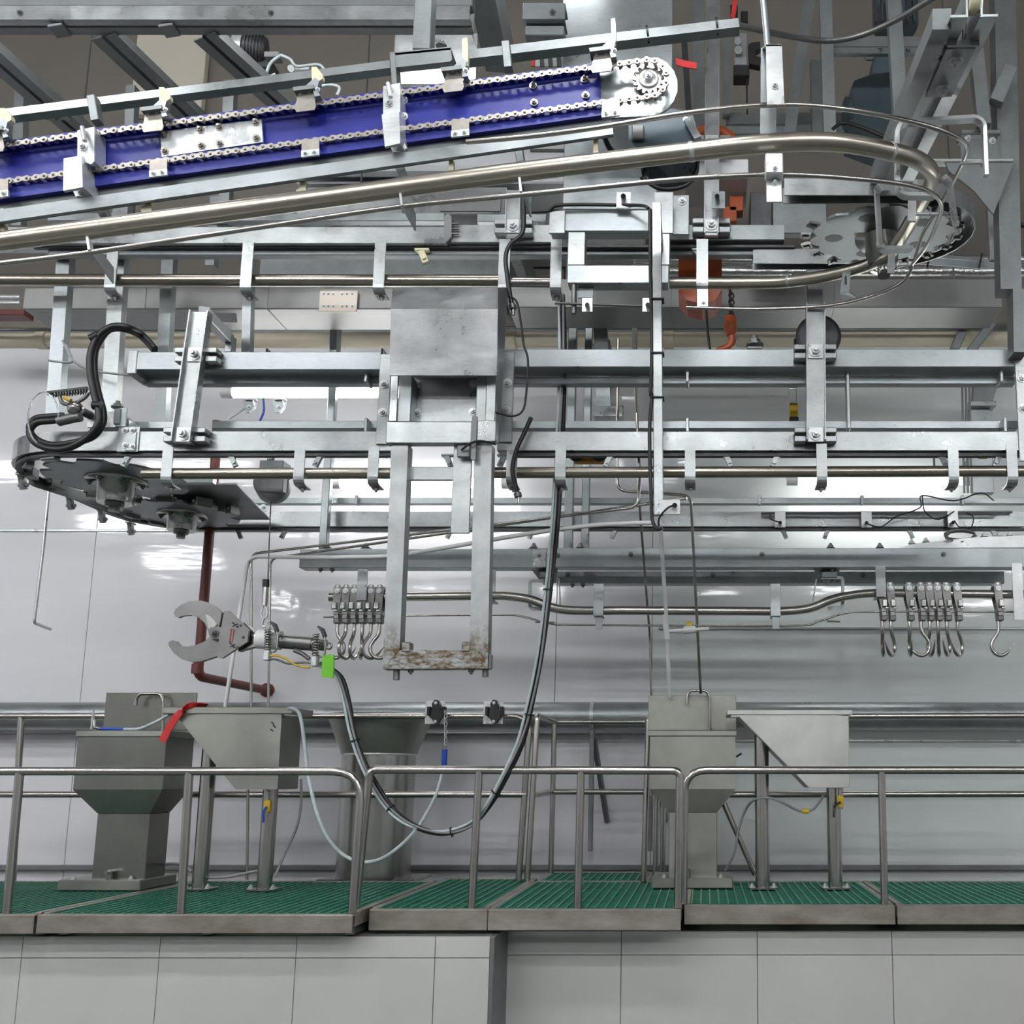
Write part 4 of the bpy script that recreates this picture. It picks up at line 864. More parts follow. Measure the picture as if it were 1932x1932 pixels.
g = G().lathe(tuple(wc), (0, -SL, -1), [(.13, 0), (.13, .012), (.082, .013), (.082, .10), (.075, .10), (.075, .17), (.05, .17), (.03, .175), (.03, .23)], 28); O(g, 'hub', HUB, t)
for i in range(14):
    a = -1.1+i*math.pi/9; c = wpt(.372, a, .0); d = wpt(.372, a+.14, .0); g = G().bar([c, d], .05, .012); g.bar([c.lerp(d, .3), c.lerp(d, .7)], .03, .03); O(g, 'chain_carriage', IRON, t)
for px_, py_ in ((1640, 440), (1735, 437)):
    q = P(px_, py_, 4.78); O(G().lathe(q, (0, -1, 0), [(.045, 0), (.05, .01), (.05, .03), (.045, .04), (.02, .042)], 16), 'trolley_roller', CREAM, t)
    O(G().bar(PP([(px_-14, py_+2, 4.75), (px_+8, py_+38, 4.75)]), .008, .03, V((1, 0, 1))), 'roller_arm', GALVD, t)
O(channel(G(), -40, 428, 843, 459, YU, .1), 'beam', GALV2, t); O(channel(G(), 850, 424, 1045, 457, YU, .1), 'beam', GALV2, t); O(channel(G(), 1230, 424, 1480, 452, YU, .1), 'beam', GALV, t)
g = G(); 
for a, b, y_ in ((90, 838, 402), (900, 1030, 404)): channel(g, a, y_, b, y_+14, YU+.16, .05, .004)
O(g, 'upper_angle', GALV, t)
for a, b in ((90, 1040), (1045, 1640)): O(G().pbox(a, 468, b, 481, YU+.06, .05), 'lower_chord', GALVD, t)
O(G().pbox(60, 461, 1500, 467, YU+.03, .03), 'chain', DARK, t)
O(G().prism([(838, 408), (845, 402), (852, 408), (852, 445), (845, 455), (838, 448)], YU-.03, .06), 'splice_plate', IRON, t)
for y_ in (422, 432, 441): O(G().tube(PP([(846, y_), (866, y_)], YU-.02), .006, 6), 'stud', IRON, t)
for px_, me in ((797, DOGC), (1320, DOG), (1560, DOG)): inst(me, 'chain_dog', t, P(px_, 470, YU+.04), None, 1.3)
for x_ in (270, 1295): O(G().pbox(x_-3, 398, x_+3, 430, YU+.1, .06), 'clip', GALV2, t)
t = T('upper_rail', 'brown-tinted round rail hung in straps below the upper conveyor', 'rail', P(500, 528, YU))
O(G().tube(PP([(-60, 528), (948, 530)], YU), m(12, YU), 16), 'rail_tube', PIPE, t)
O(G().tube(PP([(965, 533), (1050, 534)], YU), m(11, YU), 16), 'rail_tube', TUBE, t)
for px_, y0 in ((207, 470), (463, 456), (714, 456), (950, 452), (1048, 448)): jhang(t, px_, y0, 548, YU, 21)
upright(970, 360, 968, 446, YU-.06, 30, 'short galvanised channel post clamped beside the black sensor cable', (427,))
upright(1345, -30, 1342, 445, YU-.06, 30, 'tall galvanised channel post behind the curved pipe, clamped on the upper conveyor', (425, 268))
# welded drop frame
t = T('drop_frame', 'square frame of welded galvanised tube beside the cable post', 'frame', P(1165, 535, 4.6))
for r_ in ((1038, 396, 1230, 436), (1070, 500, 1262, 534), ): O(G().pbox(*r_, 4.6, .08), 'cross_tube', GALV, t)
for r_ in ((1071, 437, 1104, 500), (1236, 440, 1264, 500)): O(G().pbox(*r_, 4.605, .07), 'upright_tube', GALV2, t)
O(G().pbox(1234, 362, 1270, 440, 4.62, .012), 'side_plate', GALV2, t); O(G().pbox(1036, 394, 1066, 440, 4.58, .012), 'side_plate', GALV2, t)
O(G().tube(PP([(1047, 572), (1230, 578)], 4.6), .007, 8), 'rod', IRON, t); O(G().tube(PP([(1083, 534), (1083, 592)], 4.62), .013, 8), 'pin', IRON, t)
for x_ in (1108, 1222): 
    s_ = O(G().pbox(x_-10, 562, x_+10, 588, 4.57, .006), 'sensor_plate', ZINC, t); O(G().cyl(P(x_, 575, 4.575), P(x_, 575, 4.54), .011, 8), 'sensor', STEEL, s_)
O(G().pbox(1090, 534, 1120, 562, 4.64, .01), 'bracket', GALVD, t)
t = T('sensor_bracket', 'slotted plate holding a proximity sensor above the drop frame', 'bracket', P(1175, 378, 4.5))
O(G().pbox(1163, 362, 1190, 392, 4.55, .006), 'plate', ZINC, t); O(G().cyl(P(1176, 370, 4.55), P(1176, 370, 4.5), .013, 8), 'sensor', BLACK, t)
def cable(label, pts, r_=.0085, name='cable', mt=BLACK, Y=None): return S(G().tube(spl(PP(pts, Y), 6), r_, 8), name, mt, label, 'cable')
cable('black cable lying along the top of the welded drop frame', [(1000, 400, 4.6), (1035, 398, 4.58), (1050, 388, 4.56), (1100, 386, 4.56), (1170, 387, 4.56), (1212, 388, 4.5), (1224, 394, 4.4)])
for k_, (pts, lab) in enumerate((([(984, 352), (988, 400), (985, 440), (962, 462), (954, 485), (957, 520), (962, 555), (966, 575)], 'black cable ending in a sensor tip below the short channel post'), ([(1002, 788), (990, 815), (974, 850), (967, 885), (972, 915), (976, 930)], 'black cable ending in a sensor tip beside the lift frame'))):
    t = T('sensor_cable', lab, 'cable', P(*pts[-1], 4.5))
    O(G().tube(spl(PP(pts, 4.5+.13*k_), 6), .011, 8), 'cable', BLACK, t); a = pts[-1]
    O(G().tube(PP([a, (a[0]+2, a[1]+8)], 4.5), .018, 8), 'gland', IRON, t); O(G().tube(PP([(a[0]+2, a[1]+8), (a[0]+2, a[1]+20)], 4.5), .008, 8), 'tip', STEEL, t)
cable('thin black cable dropping beside the lift frame to its cross plate', [(962, 560), (975, 570), (983, 610), (988, 650), (996, 680), (993, 740), (986, 775), (965, 785), (930, 778), (900, 785)], .005, 'thin_cable', BLACK, 4.3)
# ================================================================== BIG CURVED PIPE RAIL
YB_ = 3.0
t = T('curved_rail', 'thick steel pipe rail sweeping across and looping back at the big wheel', 'rail', P(1500, 272, YB_))
bp = [(-60, 465, 3.0), (0, 456, 3.0), (300, 416, 3.0), (640, 370, 3.0), (960, 327, 3.0), (1280, 289, 3.0), (1400, 275, 3.0), (1500, 268, 3.02), (1590, 270, 3.06), (1680, 286, 3.12), (1735, 304, 3.2), (1758, 328, 3.36), (1750, 358, 3.6), (1728, 400, 3.9), (1705, 440, 4.15), (1678, 478, 4.4), (1630, 502, 4.55), (1560, 520, 4.66), (1480, 532, 4.75), (1400, 534, 4.8), (1262, 534, 4.82)]
O(G().tube(spl(PP(bp), 6), .0305, 20), 'pipe', PIPEB, t)
for i, f in ((5, .2), (9, .0), (17, .9)):
    a = P(*bp[i]); b = P(*bp[i+1]); O(G().lathe(a.lerp(b, f), (b-a).normalized(), [(.0310, -.008), (.0328, 0), (.0310, .008)], 18), 'weld_bead', ZINC, t)
r1 = [(880, 268, 2.95), (1000, 257, 2.95), (1130, 240, 2.95), (1270, 217, 2.96), (1380, 203, 2.98), (1460, 198, 3.0), (1540, 200, 3.03), (1640, 213, 3.08), (1740, 235, 3.14), (1800, 256, 3.2), (1824, 276, 3.3), (1815, 312, 3.5), (1775, 385, 3.85), (1740, 445, 4.1), (1722, 500, 4.35), (1700, 534, 4.45), (1640, 560, 4.55), (1560, 577, 4.6), (1430, 583, 4.65), (1295, 580, 4.68)]
O(G().tube(spl(PP(r1), 6), .0085, 10), 'upper_guide_rod', TUBE, t)
r2 = [(-50, 504, 2.97), (0, 497, 2.97), (165, 477, 2.97), (500, 427, 2.97), (760, 389, 2.97), (1000, 366, 2.97), (1250, 341, 2.98), (1400, 331, 3.0), (1500, 330, 3.03), (1600, 336, 3.08), (1700, 347, 3.14), (1755, 363, 3.22), (1776, 388, 3.36), (1766, 425, 3.6), (1748, 465, 3.85), (1720, 500, 4.1)]
O(G().tube(spl(PP(r2), 6), .0085, 10), 'lower_guide_rod', TUBE, t)
for a, b in (((168, 452, 3.0), (172, 478, 2.97)), ((757, 372, 3.0), (760, 395, 2.97)), ((981, 340, 3.0), (984, 368, 2.97))): O(G().bar([P(*a), P(*b)], .03, .008, V((1, 0, 0))), 'rod_stud', ZINC, t)
for a, b, c in (((175, 480), (212, 535), 18), ((758, 385), (782, 436), 14), ((985, 362), (1000, 410), 14)): O(G().slab(PP([(a[0]-4, a[1], 2.99), (a[0]+16, a[1]-2, 3.3), (b[0], b[1]-30, 3.6), (b[0], b[1], 3.6)]), V((.006, 0, 0))), 'gusset', GALVD, t)
g = G()
for pts in ([(1763, 371, 3.3), (1704, 370, 3.25), (1693, 358, 3.22), (1692, 246, 3.2), (1704, 232, 3.2), (1842, 224, 3.3), (1856, 236, 3.32), (1860, 332, 3.35)], [(1719, 470, 3.6), (1668, 472, 3.5), (1660, 462, 3.45), (1654, 362, 3.35), (1662, 350, 3.3), (1700, 349, 3.2)], [(1780, 336, 3.4), (1791, 345, 3.45), (1803, 427, 3.55)]):
    O(G().bar(rnd(PP(pts), .02), m(9, 3.3), .03, V((0, 1, .001)) if False else V((0.02, 1, 0))), 'loop_bracket', ZINC, t)
for a, b in (((1812, 308, 3.4), (1862, 306, 3.36)), ((1712, 404, 3.5), (1802, 404, 3.55)), ((1695, 500, 4.1), (1722, 499, 4.1))):
    O(G().cyl(P(*a), P(*b), .007, 8), 'adjusting_screw', ZINC, t); O(G().lathe(P(*b), (P(*b)-P(*a)).normalized(), [(.017, -.02), (.017, 0)], 6, False), 'nut', ZINC, t)
O(G().bar(PP([(1683, 470, 4.05), (1681, 515, 4.1)]), .012, .03, V((1, 0, 0))), 'stay', ZINC, t)
O(G().bar(PP([(1721, 378, 3.5), (1720, 418, 3.5)]), .012, .03, V((1, 0, 0))), 'stay', ZINC, t)
# bracket over the bend: tube, folded strap and block
O(G().tube(PP([(1438, -30, 2.95), (1449, 90, 2.95)]), .0115, 10), 'support_tube', GALV, t)
O(G().slab(PP([(1445, 84, 2.93), (1475, 83, 2.93), (1480, 197, 2.93), (1447, 197, 2.93)]), V((0, .008, 0))).slab(PP([(1444, 84, 2.93), (1475, 84, 2.93), (1470, 90, 3.08), (1438, 90, 3.08)]), V((0, 0, -.006))), 'folded_strap', ZINC, t)
O(G().slab(PP([(1436, 90, 3.08), (1466, 90, 3.08), (1464, 256, 3.05), (1434, 256, 3.05)]), V((0, .008, 0))), 'rear_strap', GALV, t)
bolts(t, [(1462, 162)], 2.93, 6)
O(G().pbox(1444, 288, 1478, 326, 2.96, .05), 'clamp_block', ZINC, t); bolts(t, [(1462, 317)], 2.96, 5); O(G().pbox(1446, 326, 1475, 381, 3.0, .008), 'strap', ZINC, t); bolts(t, [(1462, 345)], 3.0, 5)
tt = T('rail_strap', 'wide strap hanging from the upper conveyor and holding the pipe rail by the orange hoist', 'strap', P(1325, 580, 4.75))
jhang(tt, 1325, 452, 545, YU-.02, 22); O(G().pbox(1315, 545, 1336, 580, 4.74, .006), 'slotted_tail', ZINC, tt); bolts(tt, [(1327, 571)], 4.74, 4)
tt = T('rod_bracket', 'angled slotted bracket carrying the thin guide rod under the bent pipe', 'bracket', P(1600, 560, 4.6))
O(G().slab(PP([(1590, 512, 4.55), (1606, 510, 4.55), (1602, 550, 4.55), (1585, 553, 4.55)]), V((0, .006, 0))).slab(PP([(1585, 552, 4.55), (1602, 550, 4.55), (1616, 560, 4.62), (1592, 564, 4.62)]), V((0, 0, -.005))), 'bracket', GALV, tt)
O(G().pbox(1594, 520, 1598, 536, 4.545, .008), 'slot', DARK, tt)
# ================================================================== BLUE CHAIN CONVEYOR
YP = 3.36; SLP = -.1325
t = T('chain_conveyor', 'inclined blue plastic chain conveyor with cream pushers and a sprocket at its high end', 'conveyor', P(640, 215, YP))
O(G().prism([(-70, 276), (1118, 120), (1131, 135), (1136, 216), (-70, 386)], YP, .02), 'wear_strip', BLUE, t)
O(G().prism([(-70, 345), (1133, 190), (1136, 217), (-70, 386)], YP-.028, .03), 'lower_strip', BLUE, t)
O(G().prism([(-70, 276), (1117, 120), (1119, 129), (-70, 287)], YP-.024, .03), 'upper_strip', BLUE, t)
arc = [(1222+57*math.cos(a), 162+57*math.sin(a)*1.0) for a in [(-70+i*20)*math.pi/180 for i in range(9)]]
O(G().prism([(1100, 122), (1128, 118)]+arc+[(1100, 224)], YP+.012, .012), 'end_plate', GALV, t)
# sprocket
sc_ = P(1224, 149, YP-.02); RS = m(29, YP)
g = G(); k = 15*6; pr = [(sc_+V(((RS*(1+(.17 if (i % 6) in (2, 3) else (.07 if (i % 6) in (1, 4) else -.1)))*math.cos(2*math.pi*i/k)), 0, RS*(1+(.17 if (i % 6) in (2, 3) else (.07 if (i % 6) in (1, 4) else -.1)))*math.sin(2*math.pi*i/k)))) for i in range(k)]
O(g.slab(pr, V((0, .008, 0))), 'sprocket', CHAIN, t)
O(G().lathe(sc_, (0, -1, 0), [(RS*.72, 0), (RS*.7, .006), (RS*.62, .007), (RS*.3, .007), (RS*.28, .016), (RS*.1, .018)], 24), 'hub', ZINC, t)
inst(BOLT, 'bolt', t, sc_+V((0, -.016, 0)), None, .009)
# chain: path in pixels, links placed pin to pin
PT = 16.55; rC = 34.5; cx0, cy0 = 1224, 151
def upx(x): return 276-.1322*(x-20)
def lox(x): return 343.5-.1322*(x-30)
nodes = []; x = 1234.
dxs = PT*math.cos(math.atan(.1322)); dys = PT*math.sin(math.atan(.1322))
a0 = -math.pi/2-.13; da = 2*math.asin(PT/2/rC)
arcn = []; a = a0
while a < math.pi/2-.13: arcn.append((cx0+rC*math.cos(a), cy0+rC*math.sin(a))); a += da
up = []; q = arcn[0]
while q[0] > -40: q = (q[0]-dxs, upx(q[0]-dxs)); up.append(q)
lo = []; q = arcn[-1]
while q[0] > -40: q = (q[0]-dxs, lox(q[0]-dxs)); lo.append(q)
nodes = up[::-1]+arcn+lo
LP = m(PT, YP)
def link_mesh(outer):
    g = G(); y0 = -.014 if outer else -.009; th_ = .004
    for yy in (y0,):
        pts = []
        for i in range(9): a = math.pi/2+math.pi*i/8; pts.append((-LP/2+LP*.40*math.cos(a), LP*.40*math.sin(a)))
        pts.append((0, -LP*.24))
        for i in range(9): a = -math.pi/2+math.pi*i/8; pts.append((LP/2+LP*.40*math.cos(a), LP*.40*math.sin(a)))
        pts.append((0, LP*.24))
        g.slab([V((a, yy, b)) for a, b in pts], V((0, th_, 0)))
    for s_ in (-1, 1):
        if outer: g.lathe((s_*LP/2, .016, 0), (0, -1, 0), [(LP*.16, 0), (LP*.16, .033), (LP*.1, .035)], 8)
        else: g.lathe((s_*LP/2, .008, 0), (0, -1, 0), [(LP*.27, 0), (LP*.27, .016)], 8)
    return g.mesh('chain_link', CHAIN)
LKO, LKI = link_mesh(True), link_mesh(False)
for i in range(len(nodes)-1):
    a, b = P(*nodes[i], YP-.034), P(*nodes[i+1], YP-.034); d = b-a
    inst(LKO if i % 2 else LKI, 'chain_link', t, a.lerp(b, .5), (0, -math.atan2(d.z, d.x), 0))
# attachments with pushers, top run and bottom run
for x_, sh in ((-12, 0), (288, 1), (576, 1), (855, 2), (1135, 3)):
    y_ = upx(x_+2); z_ = YP-.055
    O(G().prism([(x_-16, y_-38), (x_+17, y_-42), (x_+17, y_-22), (x_+20, y_-2), (x_+17, y_+5), (x_-17, y_+9), (x_-20, y_+3), (x_-15, y_-20)], z_-.008, .005), 'attachment_plate', CHAIN, t)
    bolts(t, [(x_-10, y_-26), (x_+8, y_-29)], z_-.008, 3.6)
    O(G().prism([(x_-24, y_-38), (x_+16, y_-43), (x_+17, y_-36), (x_-22, y_-31)], z_-.03, .05), 'angle', GALVD, t)
    O(G().prism([(x_+2, y_-42), (x_+18, y_-56), (x_+26, y_-50), (x_+22, y_-34), (x_+28, y_-22), (x_+18, y_-20), (x_+12, y_-38)], z_-.02, .03), 'pusher_arm', GALV, t)
    w_ = (1, .95, .7, .55)[sh]; cx_ = x_+22
    pd = [(-10, -52), (-11, -82), (-1, -82), (11, -66), (11, -58), (2, -52), (1, -45), (-9, -42)] if sh < 2 else [(-6, -44), (-8, -92), (-8, -100), (6, -102), (9, -82), (8, -44)]
    O(G().prism([(cx_+a*w_, y_+b*.93) for a, b in pd], z_-.012, .022), 'pusher', CREAM, t)
    bolts(t, [(cx_+2, y_-33)], z_-.02, 3.5)
for x_ in (-2, 298, 585, 868, 1152):
    y_ = lox(x_); z_ = YP-.055
    O(G().prism([(x_-16, y_-7), (x_+17, y_-9), (x_+17, y_+21), (x_-16, y_+25)], z_-.008, .005), 'attachment_plate', CHAIN, t)
    O(G().prism([(x_-17, y_+14), (x_+17, y_+10), (x_+17, y_+22), (x_-17, y_+26)], z_-.016, .008), 'angle', ZINC, t)
    bolts(t, [(x_-9, y_+19), (x_+8, y_+17)], z_-.016, 3.6)
for x_, y_, k_ in ((-3, 395, 0), (275, 368, 0), (567, 336, 0), (851, 302, 1), (1124, 262, 1)):
    pd = [(-2, 0), (8, -2), (9, 10), (11, 34), (10, 42), (0, 38), (-9, 30), (-8, 22), (-1, 18)] if not k_ else [(-4, 0), (4, 0), (5, 28), (3, 38), (-4, 34), (-5, 20)]
    O(G().prism([(x_+a, y_+b) for a, b in pd], YP-.03, .022), 'pusher', CREAM, t)
# splice plate, bolts, clamp brackets
O(G().prism([(303, 248), (493, 225), (496, 268), (305, 296)], YP-.022, .008), 'splice_plate', ZINC, t)
bolts(t, [(310, 254), (378, 245), (414, 240), (483, 231), (311, 285), (380, 275), (415, 271), (484, 261)], YP-.022, 5.5, BOLTC)
bolts(t, [(1006, 162), (1103, 150), (1008, 194), (1105, 180)], YP-.004, 5.5, BOLTC)
for x_, y_, lean in ((163, 276, 0), (740, 193, 1)):
    w_ = 17
    O(G().prism([(x_-w_, y_-30), (x_+w_-2, y_-37), (x_+w_-2, y_+28), (x_+w_-8, y_+34), (x_-w_, y_+26)], YP-.085, .010).prism([(x_+w_-8, y_-34), (x_+w_-2, y_-36), (x_+w_-2, y_+28), (x_+w_-8, y_+32)], YP-.075, .07), 'clamp_plate', ZINC, t)
    xx = x_-24 if not lean else x_-2; yy = y_+23
    O(G().prism([(xx-19 if not lean else xx-18, yy), (xx+15, yy-6), (xx+17, yy+54), (xx-12 if lean else xx-20, yy+61)], YP-.11, .012).prism([(xx+8, yy-4), (xx+16, yy-6), (xx+18, yy+54), (xx+9, yy+56)], YP-.10, .09).prism([(xx-4, yy+56), (xx+24, yy+50), (xx+30, yy+64), (xx+4, yy+72)], YP-.05, .05), 'clamp_foot', ZINC, t)
    bolts(t, [(x_-4, y_-24), (x_-6, y_+2)], YP-.085, 6); bolts(t, [(x_+22, y_-3), (x_+22, y_+27)], YP-.02, 6)
    O(G().cyl(P(x_-8, y_-36, YP-.1), P(x_-3, y_-10, YP-.11), .008, 8), 'stud', ZINC, t)
    bolts(t, [(xx+14, yy+66)], YP-.055, 5, None)
# lower channel and upper square guide tubes
O(G().prism([(-70, 393), (1154, 222), (1156, 232), (-70, 405)], YP-.004, .05), 'lower_channel', GALVD, t)  # recessed web: its shade is put into the darker steel colour
O(G().prism([(-70, 405), (1156, 232), (1157, 253), (-70, 428)], YP-.062, .012), 'lower_channel', GALV, t); O(G().prism([(-70, 424), (1157, 249), (1157, 253), (-70, 428)], YP-.05, .018), 'lower_flange', GALVD, t)
def diamond(a, b, r): 
    return G().sweep([a, b], [(r, 0), (0, r), (-r, 0), (0, -r)])
def rot45(a, b, w_, deg=7):
    c, s_ = math.cos(math.radians(deg)), math.sin(math.radians(deg)); h = w_/2
    return G().sweep([a, b], [(x*c-y*s_, x*s_+y*c) for x, y in ((-h, -h), (h, -h), (h, h), (-h, h))])
O(rot45(P(-70, 230, YP+.05), P(738, 128, YP+.05), .036), 'guide_tube', GALV, t)
O(rot45(P(876, 112, YP+.05), P(1394, 51, YP+.05), .042), 'guide_tube', GALV, t)
O(G().prism([(735, 101), (850, 90), (853, 112), (849, 116), (738, 128)], YP-.03, .008).prism([(735, 99), (850, 88), (851, 94), (736, 105)], YP-.03, .09), 'bridge_channel', GALVD, t)
O(G().prism([(736, 102), (745, 100), (749, 165), (740, 168)], YP-.035, .06), 'bridge_leg', GALVD, t)
for a, b in (((176, 186), (184, 232)), ((955, 84), (960, 132)), ((748, 300), (768, 350)), ((978, 275), (985, 320)), ((190, 388), (205, 420))): O(G().bar(PP([a, b], YP+.02), .04, .03, V((1, 0, 0))), 'stay', GALVD, t)
for a in (1222, 1352): O(G().lathe(P(a, 51+(1352-a)*.12, YP+.05), (P(1394, 51, YP)-P(876, 112, YP)).normalized(), [(.034, -.004), (.034, .004)], 8), 'cable_tie', BLACK, t)
cable('black ribbed hose hanging from the guide tube end towards the inclined twin track', [(1392, 48, 3.4), (1440, 58, 3.5), (1500, 70, 3.7), (1560, 77, 3.8), (1620, 68, 3.8), (1690, 38, 3.7), (1770, -10, 3.5)], .0125, 'ribbed_hose', IRON)
# ================================================================== STEELWORK UNDER THE ROOF
def twin(g, a, b, w_, h, gap):
    """two angles back to back with a dark slot between them"""
    t_ = .008
    for s_ in (-1, 1):
        o = s_*gap/2; g.sweep([a, b], [(o, 0), (o+s_*w_, 0), (o+s_*w_, t_), (o+s_*t_, t_), (o+s_*t_, h), (o, h)][::s_])
    return g
ZB1 = Zp(37, 3.9); xa, xb = X(-60, 3.9, 30), X(886, 3.9, 30)
t = T('roof_beam', 'twin galvanised channel beam crossing under the roof with bolted clip plates', 'beam', V(((xa+xb)/2, 3.94, ZB1)))
O(G().box((xa, 3.9, ZB1), (xb, 3.908, ZB1+.07)).box((xa, 3.908, ZB1), (xb, 3.936, ZB1+.006)).box((xa, 3.908, ZB1+.064), (xb, 3.936, ZB1+.07)), 'front_channel', GALV2, t)
O(G().box((xa, 3.945, ZB1-.004), (xb, 3.988, ZB1+.004)).box((xa, 3.98, ZB1+.004), (xb, 3.988, ZB1+.2)).box((xa, 3.937, ZB1+.1), (xb, 3.98, ZB1+.2)), 'rear_channel', GALVD, t)
for px_ in (110, 318): q = X(px_, 3.94, 50); O(G().box((q-.032, 3.915, ZB1-.018), (q+.032, 3.985, ZB1-.004), .002, Matrix.Rotation(-.18, 3, 'Y')), 'clip_plate', GALVD, t)
for px_ in (511, 38): bolts(t, [(px_, 25)], 3.9, 4.5, BOLTD)
t = T('roof_beam', 'short end of a galvanised channel beam beside the sheet panel at the top', 'beam', P(1025, 30, 4.1))
O(channel(G(), 986, 5, 1066, 36, 4.1, .1), 'channel', GALV, t); bolts(t, [(1043, 24)], 4.1, 5, BOLTD); O(G().pbox(990, 48, 1064, 66, 4.13, .08), 'lower_plate', GALVD, t)
t = T('box_column', 'dark leaning box column dropping from the roof behind the conveyor bracket', 'column', P(930, 110, 4.4))
O(G().sweep(PP([(912, -40, 4.0), (945, 118, 4.4)]), [(-.07, -.06), (-.07, .06), (.07, .06), (.07, -.06)], V((.9, -.4, 0))), 'column', GALVD, t)
O(G().slab(PP([(876, -10, 3.98), (900, 92, 3.98), (880, 40, 3.98)]), V((0, .01, 0))), 'gusset', GALVD, t)
t = T('hanger_post', 'square post hanging from the roof onto the bridge bracket of the blue conveyor', 'post', P(800, 95, 3.45))
O(G().pbox(781, -60, 815, 92, 3.44, .06), 'post', GALV, t); inst(BOLTD, 'bolt', t, P(833, 88, 3.45), UPB, .014)
def Yz(py, z): return (z-CAMZ)*F/(HOR-py)
for k_, (a, b, w_, lab) in enumerate((((-60, 70), (190, 290), 60, 'sloping twin roof beam above the slim post by the first pusher'), ((195, 70), (470, 330), 64, 'sloping twin roof beam beside the pale beige panel'), ((385, 70), (640, 300), 60, 'sloping twin roof beam below the air unit'))):
    z_ = 4.57; A = P(a[0], a[1], Yz(a[1], z_)); B = P(b[0], b[1], Yz(b[1], z_)); A = A+(A-B)*.0
    t = T('cross_beam', lab, 'beam', A.lerp(B, .5)); hw = m(w_, 4.0)/2-.01
    O(twin(G(), A, B, hw, .09, .022), 'twin_angle', GALVD, t)
    q = A.lerp(B, .62); O(G().box(q-V((.06, .03, .018)), q+V((.06, .03, 0))), 'clip_plate', GALVD, t); inst(BOLTD, 'bolt', t, q-V((0, 0, .018)), DNB, .014)
def hangp(x0, y0, x1, y1, w_, Y, label, mt=GALV, d=.05, cat='post', name='hanger_post'):
    t = S(G().slab(PP([(x0-w_/2, y0), (x0+w_/2, y0), (x1+w_/2, y1), (x1-w_/2, y1)], Y), V((0, d, 0))), name, mt, label, cat); return t
hangp(36, 160, 30, 425, 18, 5.05, 'slim post below the first pusher on the blue conveyor', GALVD)
hangp(246, 160, 236, 425, 17, 5.05, 'slim post hanging behind the second pusher', GALVD)
hangp(432, 150, 420, 425, 20, 5.05, 'slim post hanging below the air unit', GALVD)
hangp(120, 470, 97, 792, 25, 4.98, 'grey hanger post beside the loose looped wires')
hangp(228, 370, 203, 790, 28, 5.0, 'grey hanger post inside the arch of the black hoses', GALV2)
hangp(316, 480, 300, 800, 22, 5.3, 'grey hanger post between the hose arch and the clamped post')
hangp(470, 380, 463, 668, 16, 5.25, 'thin hanger post behind the long dull rail')
hangp(405, 370, 395, 500, 17, 5.2, 'thin hanger post just below the thick pipe rail', GALVD)
hangp(632, 380, 628, 668, 13, 5.9, 'thin far hanger post beside the studded plate')
hangp(1197, 600, 1197, 720, 9, 6.2, 'thin dark far rod beside the cable post', GALVD)
hangp(1132, 600, 1140, 790, 26, 5.9, 'far galvanised leg behind the black hose bundle')
t = T('leg_shoe', 'welded shoe at the foot of the far leg behind the hose bundle', 'bracket', P(1148, 780, 5.85)); O(G().pbox(1120, 766, 1175, 786, 5.82, .1), 'shoe', GALV2, t); O(G().slab(PP([(1118, 650), (1150, 640), (1176, 765), (1140, 768)], 5.95), V((0, .05, 0))), 'web', GALVD, t)
S(G().pbox(252, 60, 385, 215, 6.93, .06), 'pale_panel', mat('beige_sheet_panel', (.72, .66, .56), .5), 'beige sheet panel between the sloping roof beams', 'panel')  # sheet paler than the upper wall behind it
# outrigger behind the first clamped post
t = T('outrigger', 'welded outrigger frame behind the clamped post at the round end', 'frame', P(410, 660, 5.0))
O(G().bar(PP([(385, 590, 4.66), (432, 640, 5.2)]), .05, .06), 'arm', GALV, t); O(G().pbox(424, 632, 438, 664, 5.15, .05), 'leg', GALV, t); O(G().bar(PP([(372, 600, 4.68), (440, 600, 5.1)]), .04, .05), 'arm', GALVD, t)
# air unit on the beams at the top
t = T('air_unit', 'small motor with pressure gauge and clear air tubes on the roof beams', 'compressor', P(470, 118, 4.9))
c = P(462, 90, 4.9); O(G().lathe(c-V((.06, 0, 0)), (1, .25, -.1), [(.075, 0), (.085, .01), (.085, .05)], 20), 'fan_cover', ZINC, t)
O(G().lathe(c, (1, .25, -.1), [(.075, 0), (.075, .11), (.05, .115)], 20), 'motor', DARK, t)
for i in range(6): O(G().lathe(c+V((.012+i*.015, .004*i, -.002*i)), (1, .25, -.1), [(.083, 0), (.083, .005)], 20), 'fin', DARK, t)
O(G().pbox(452, 112, 512, 126, 4.9, .1), 'base', DARK, t); O(G().pbox(498, 96, 526, 106, 4.85, .06), 'pump', GREYP, t)
O(G().cyl(P(549, 129, 4.86), P(549, 129, 4.8), .022, 14), 'gauge', IRON, t); O(G().cyl(P(549, 129, 4.80), P(549, 129, 4.797), .018, 14), 'gauge_face', WHITEP, t)
O(G().pbox(556, 124, 582, 140, 4.88, .05), 'valve_body', WHITEP, t)
for pts in ([(530, 104), (510, 120), (503, 145), (520, 140)], [(530, 104), (548, 112), (560, 125), (600, 122), (612, 132)], [(600, 165), (620, 160), (640, 165), (636, 180)], [(520, 150), (510, 175), (505, 190)]): O(G().tube(spl(PP(pts, 4.85), 5), .008, 6), 'air_tube', HOSEW, t)
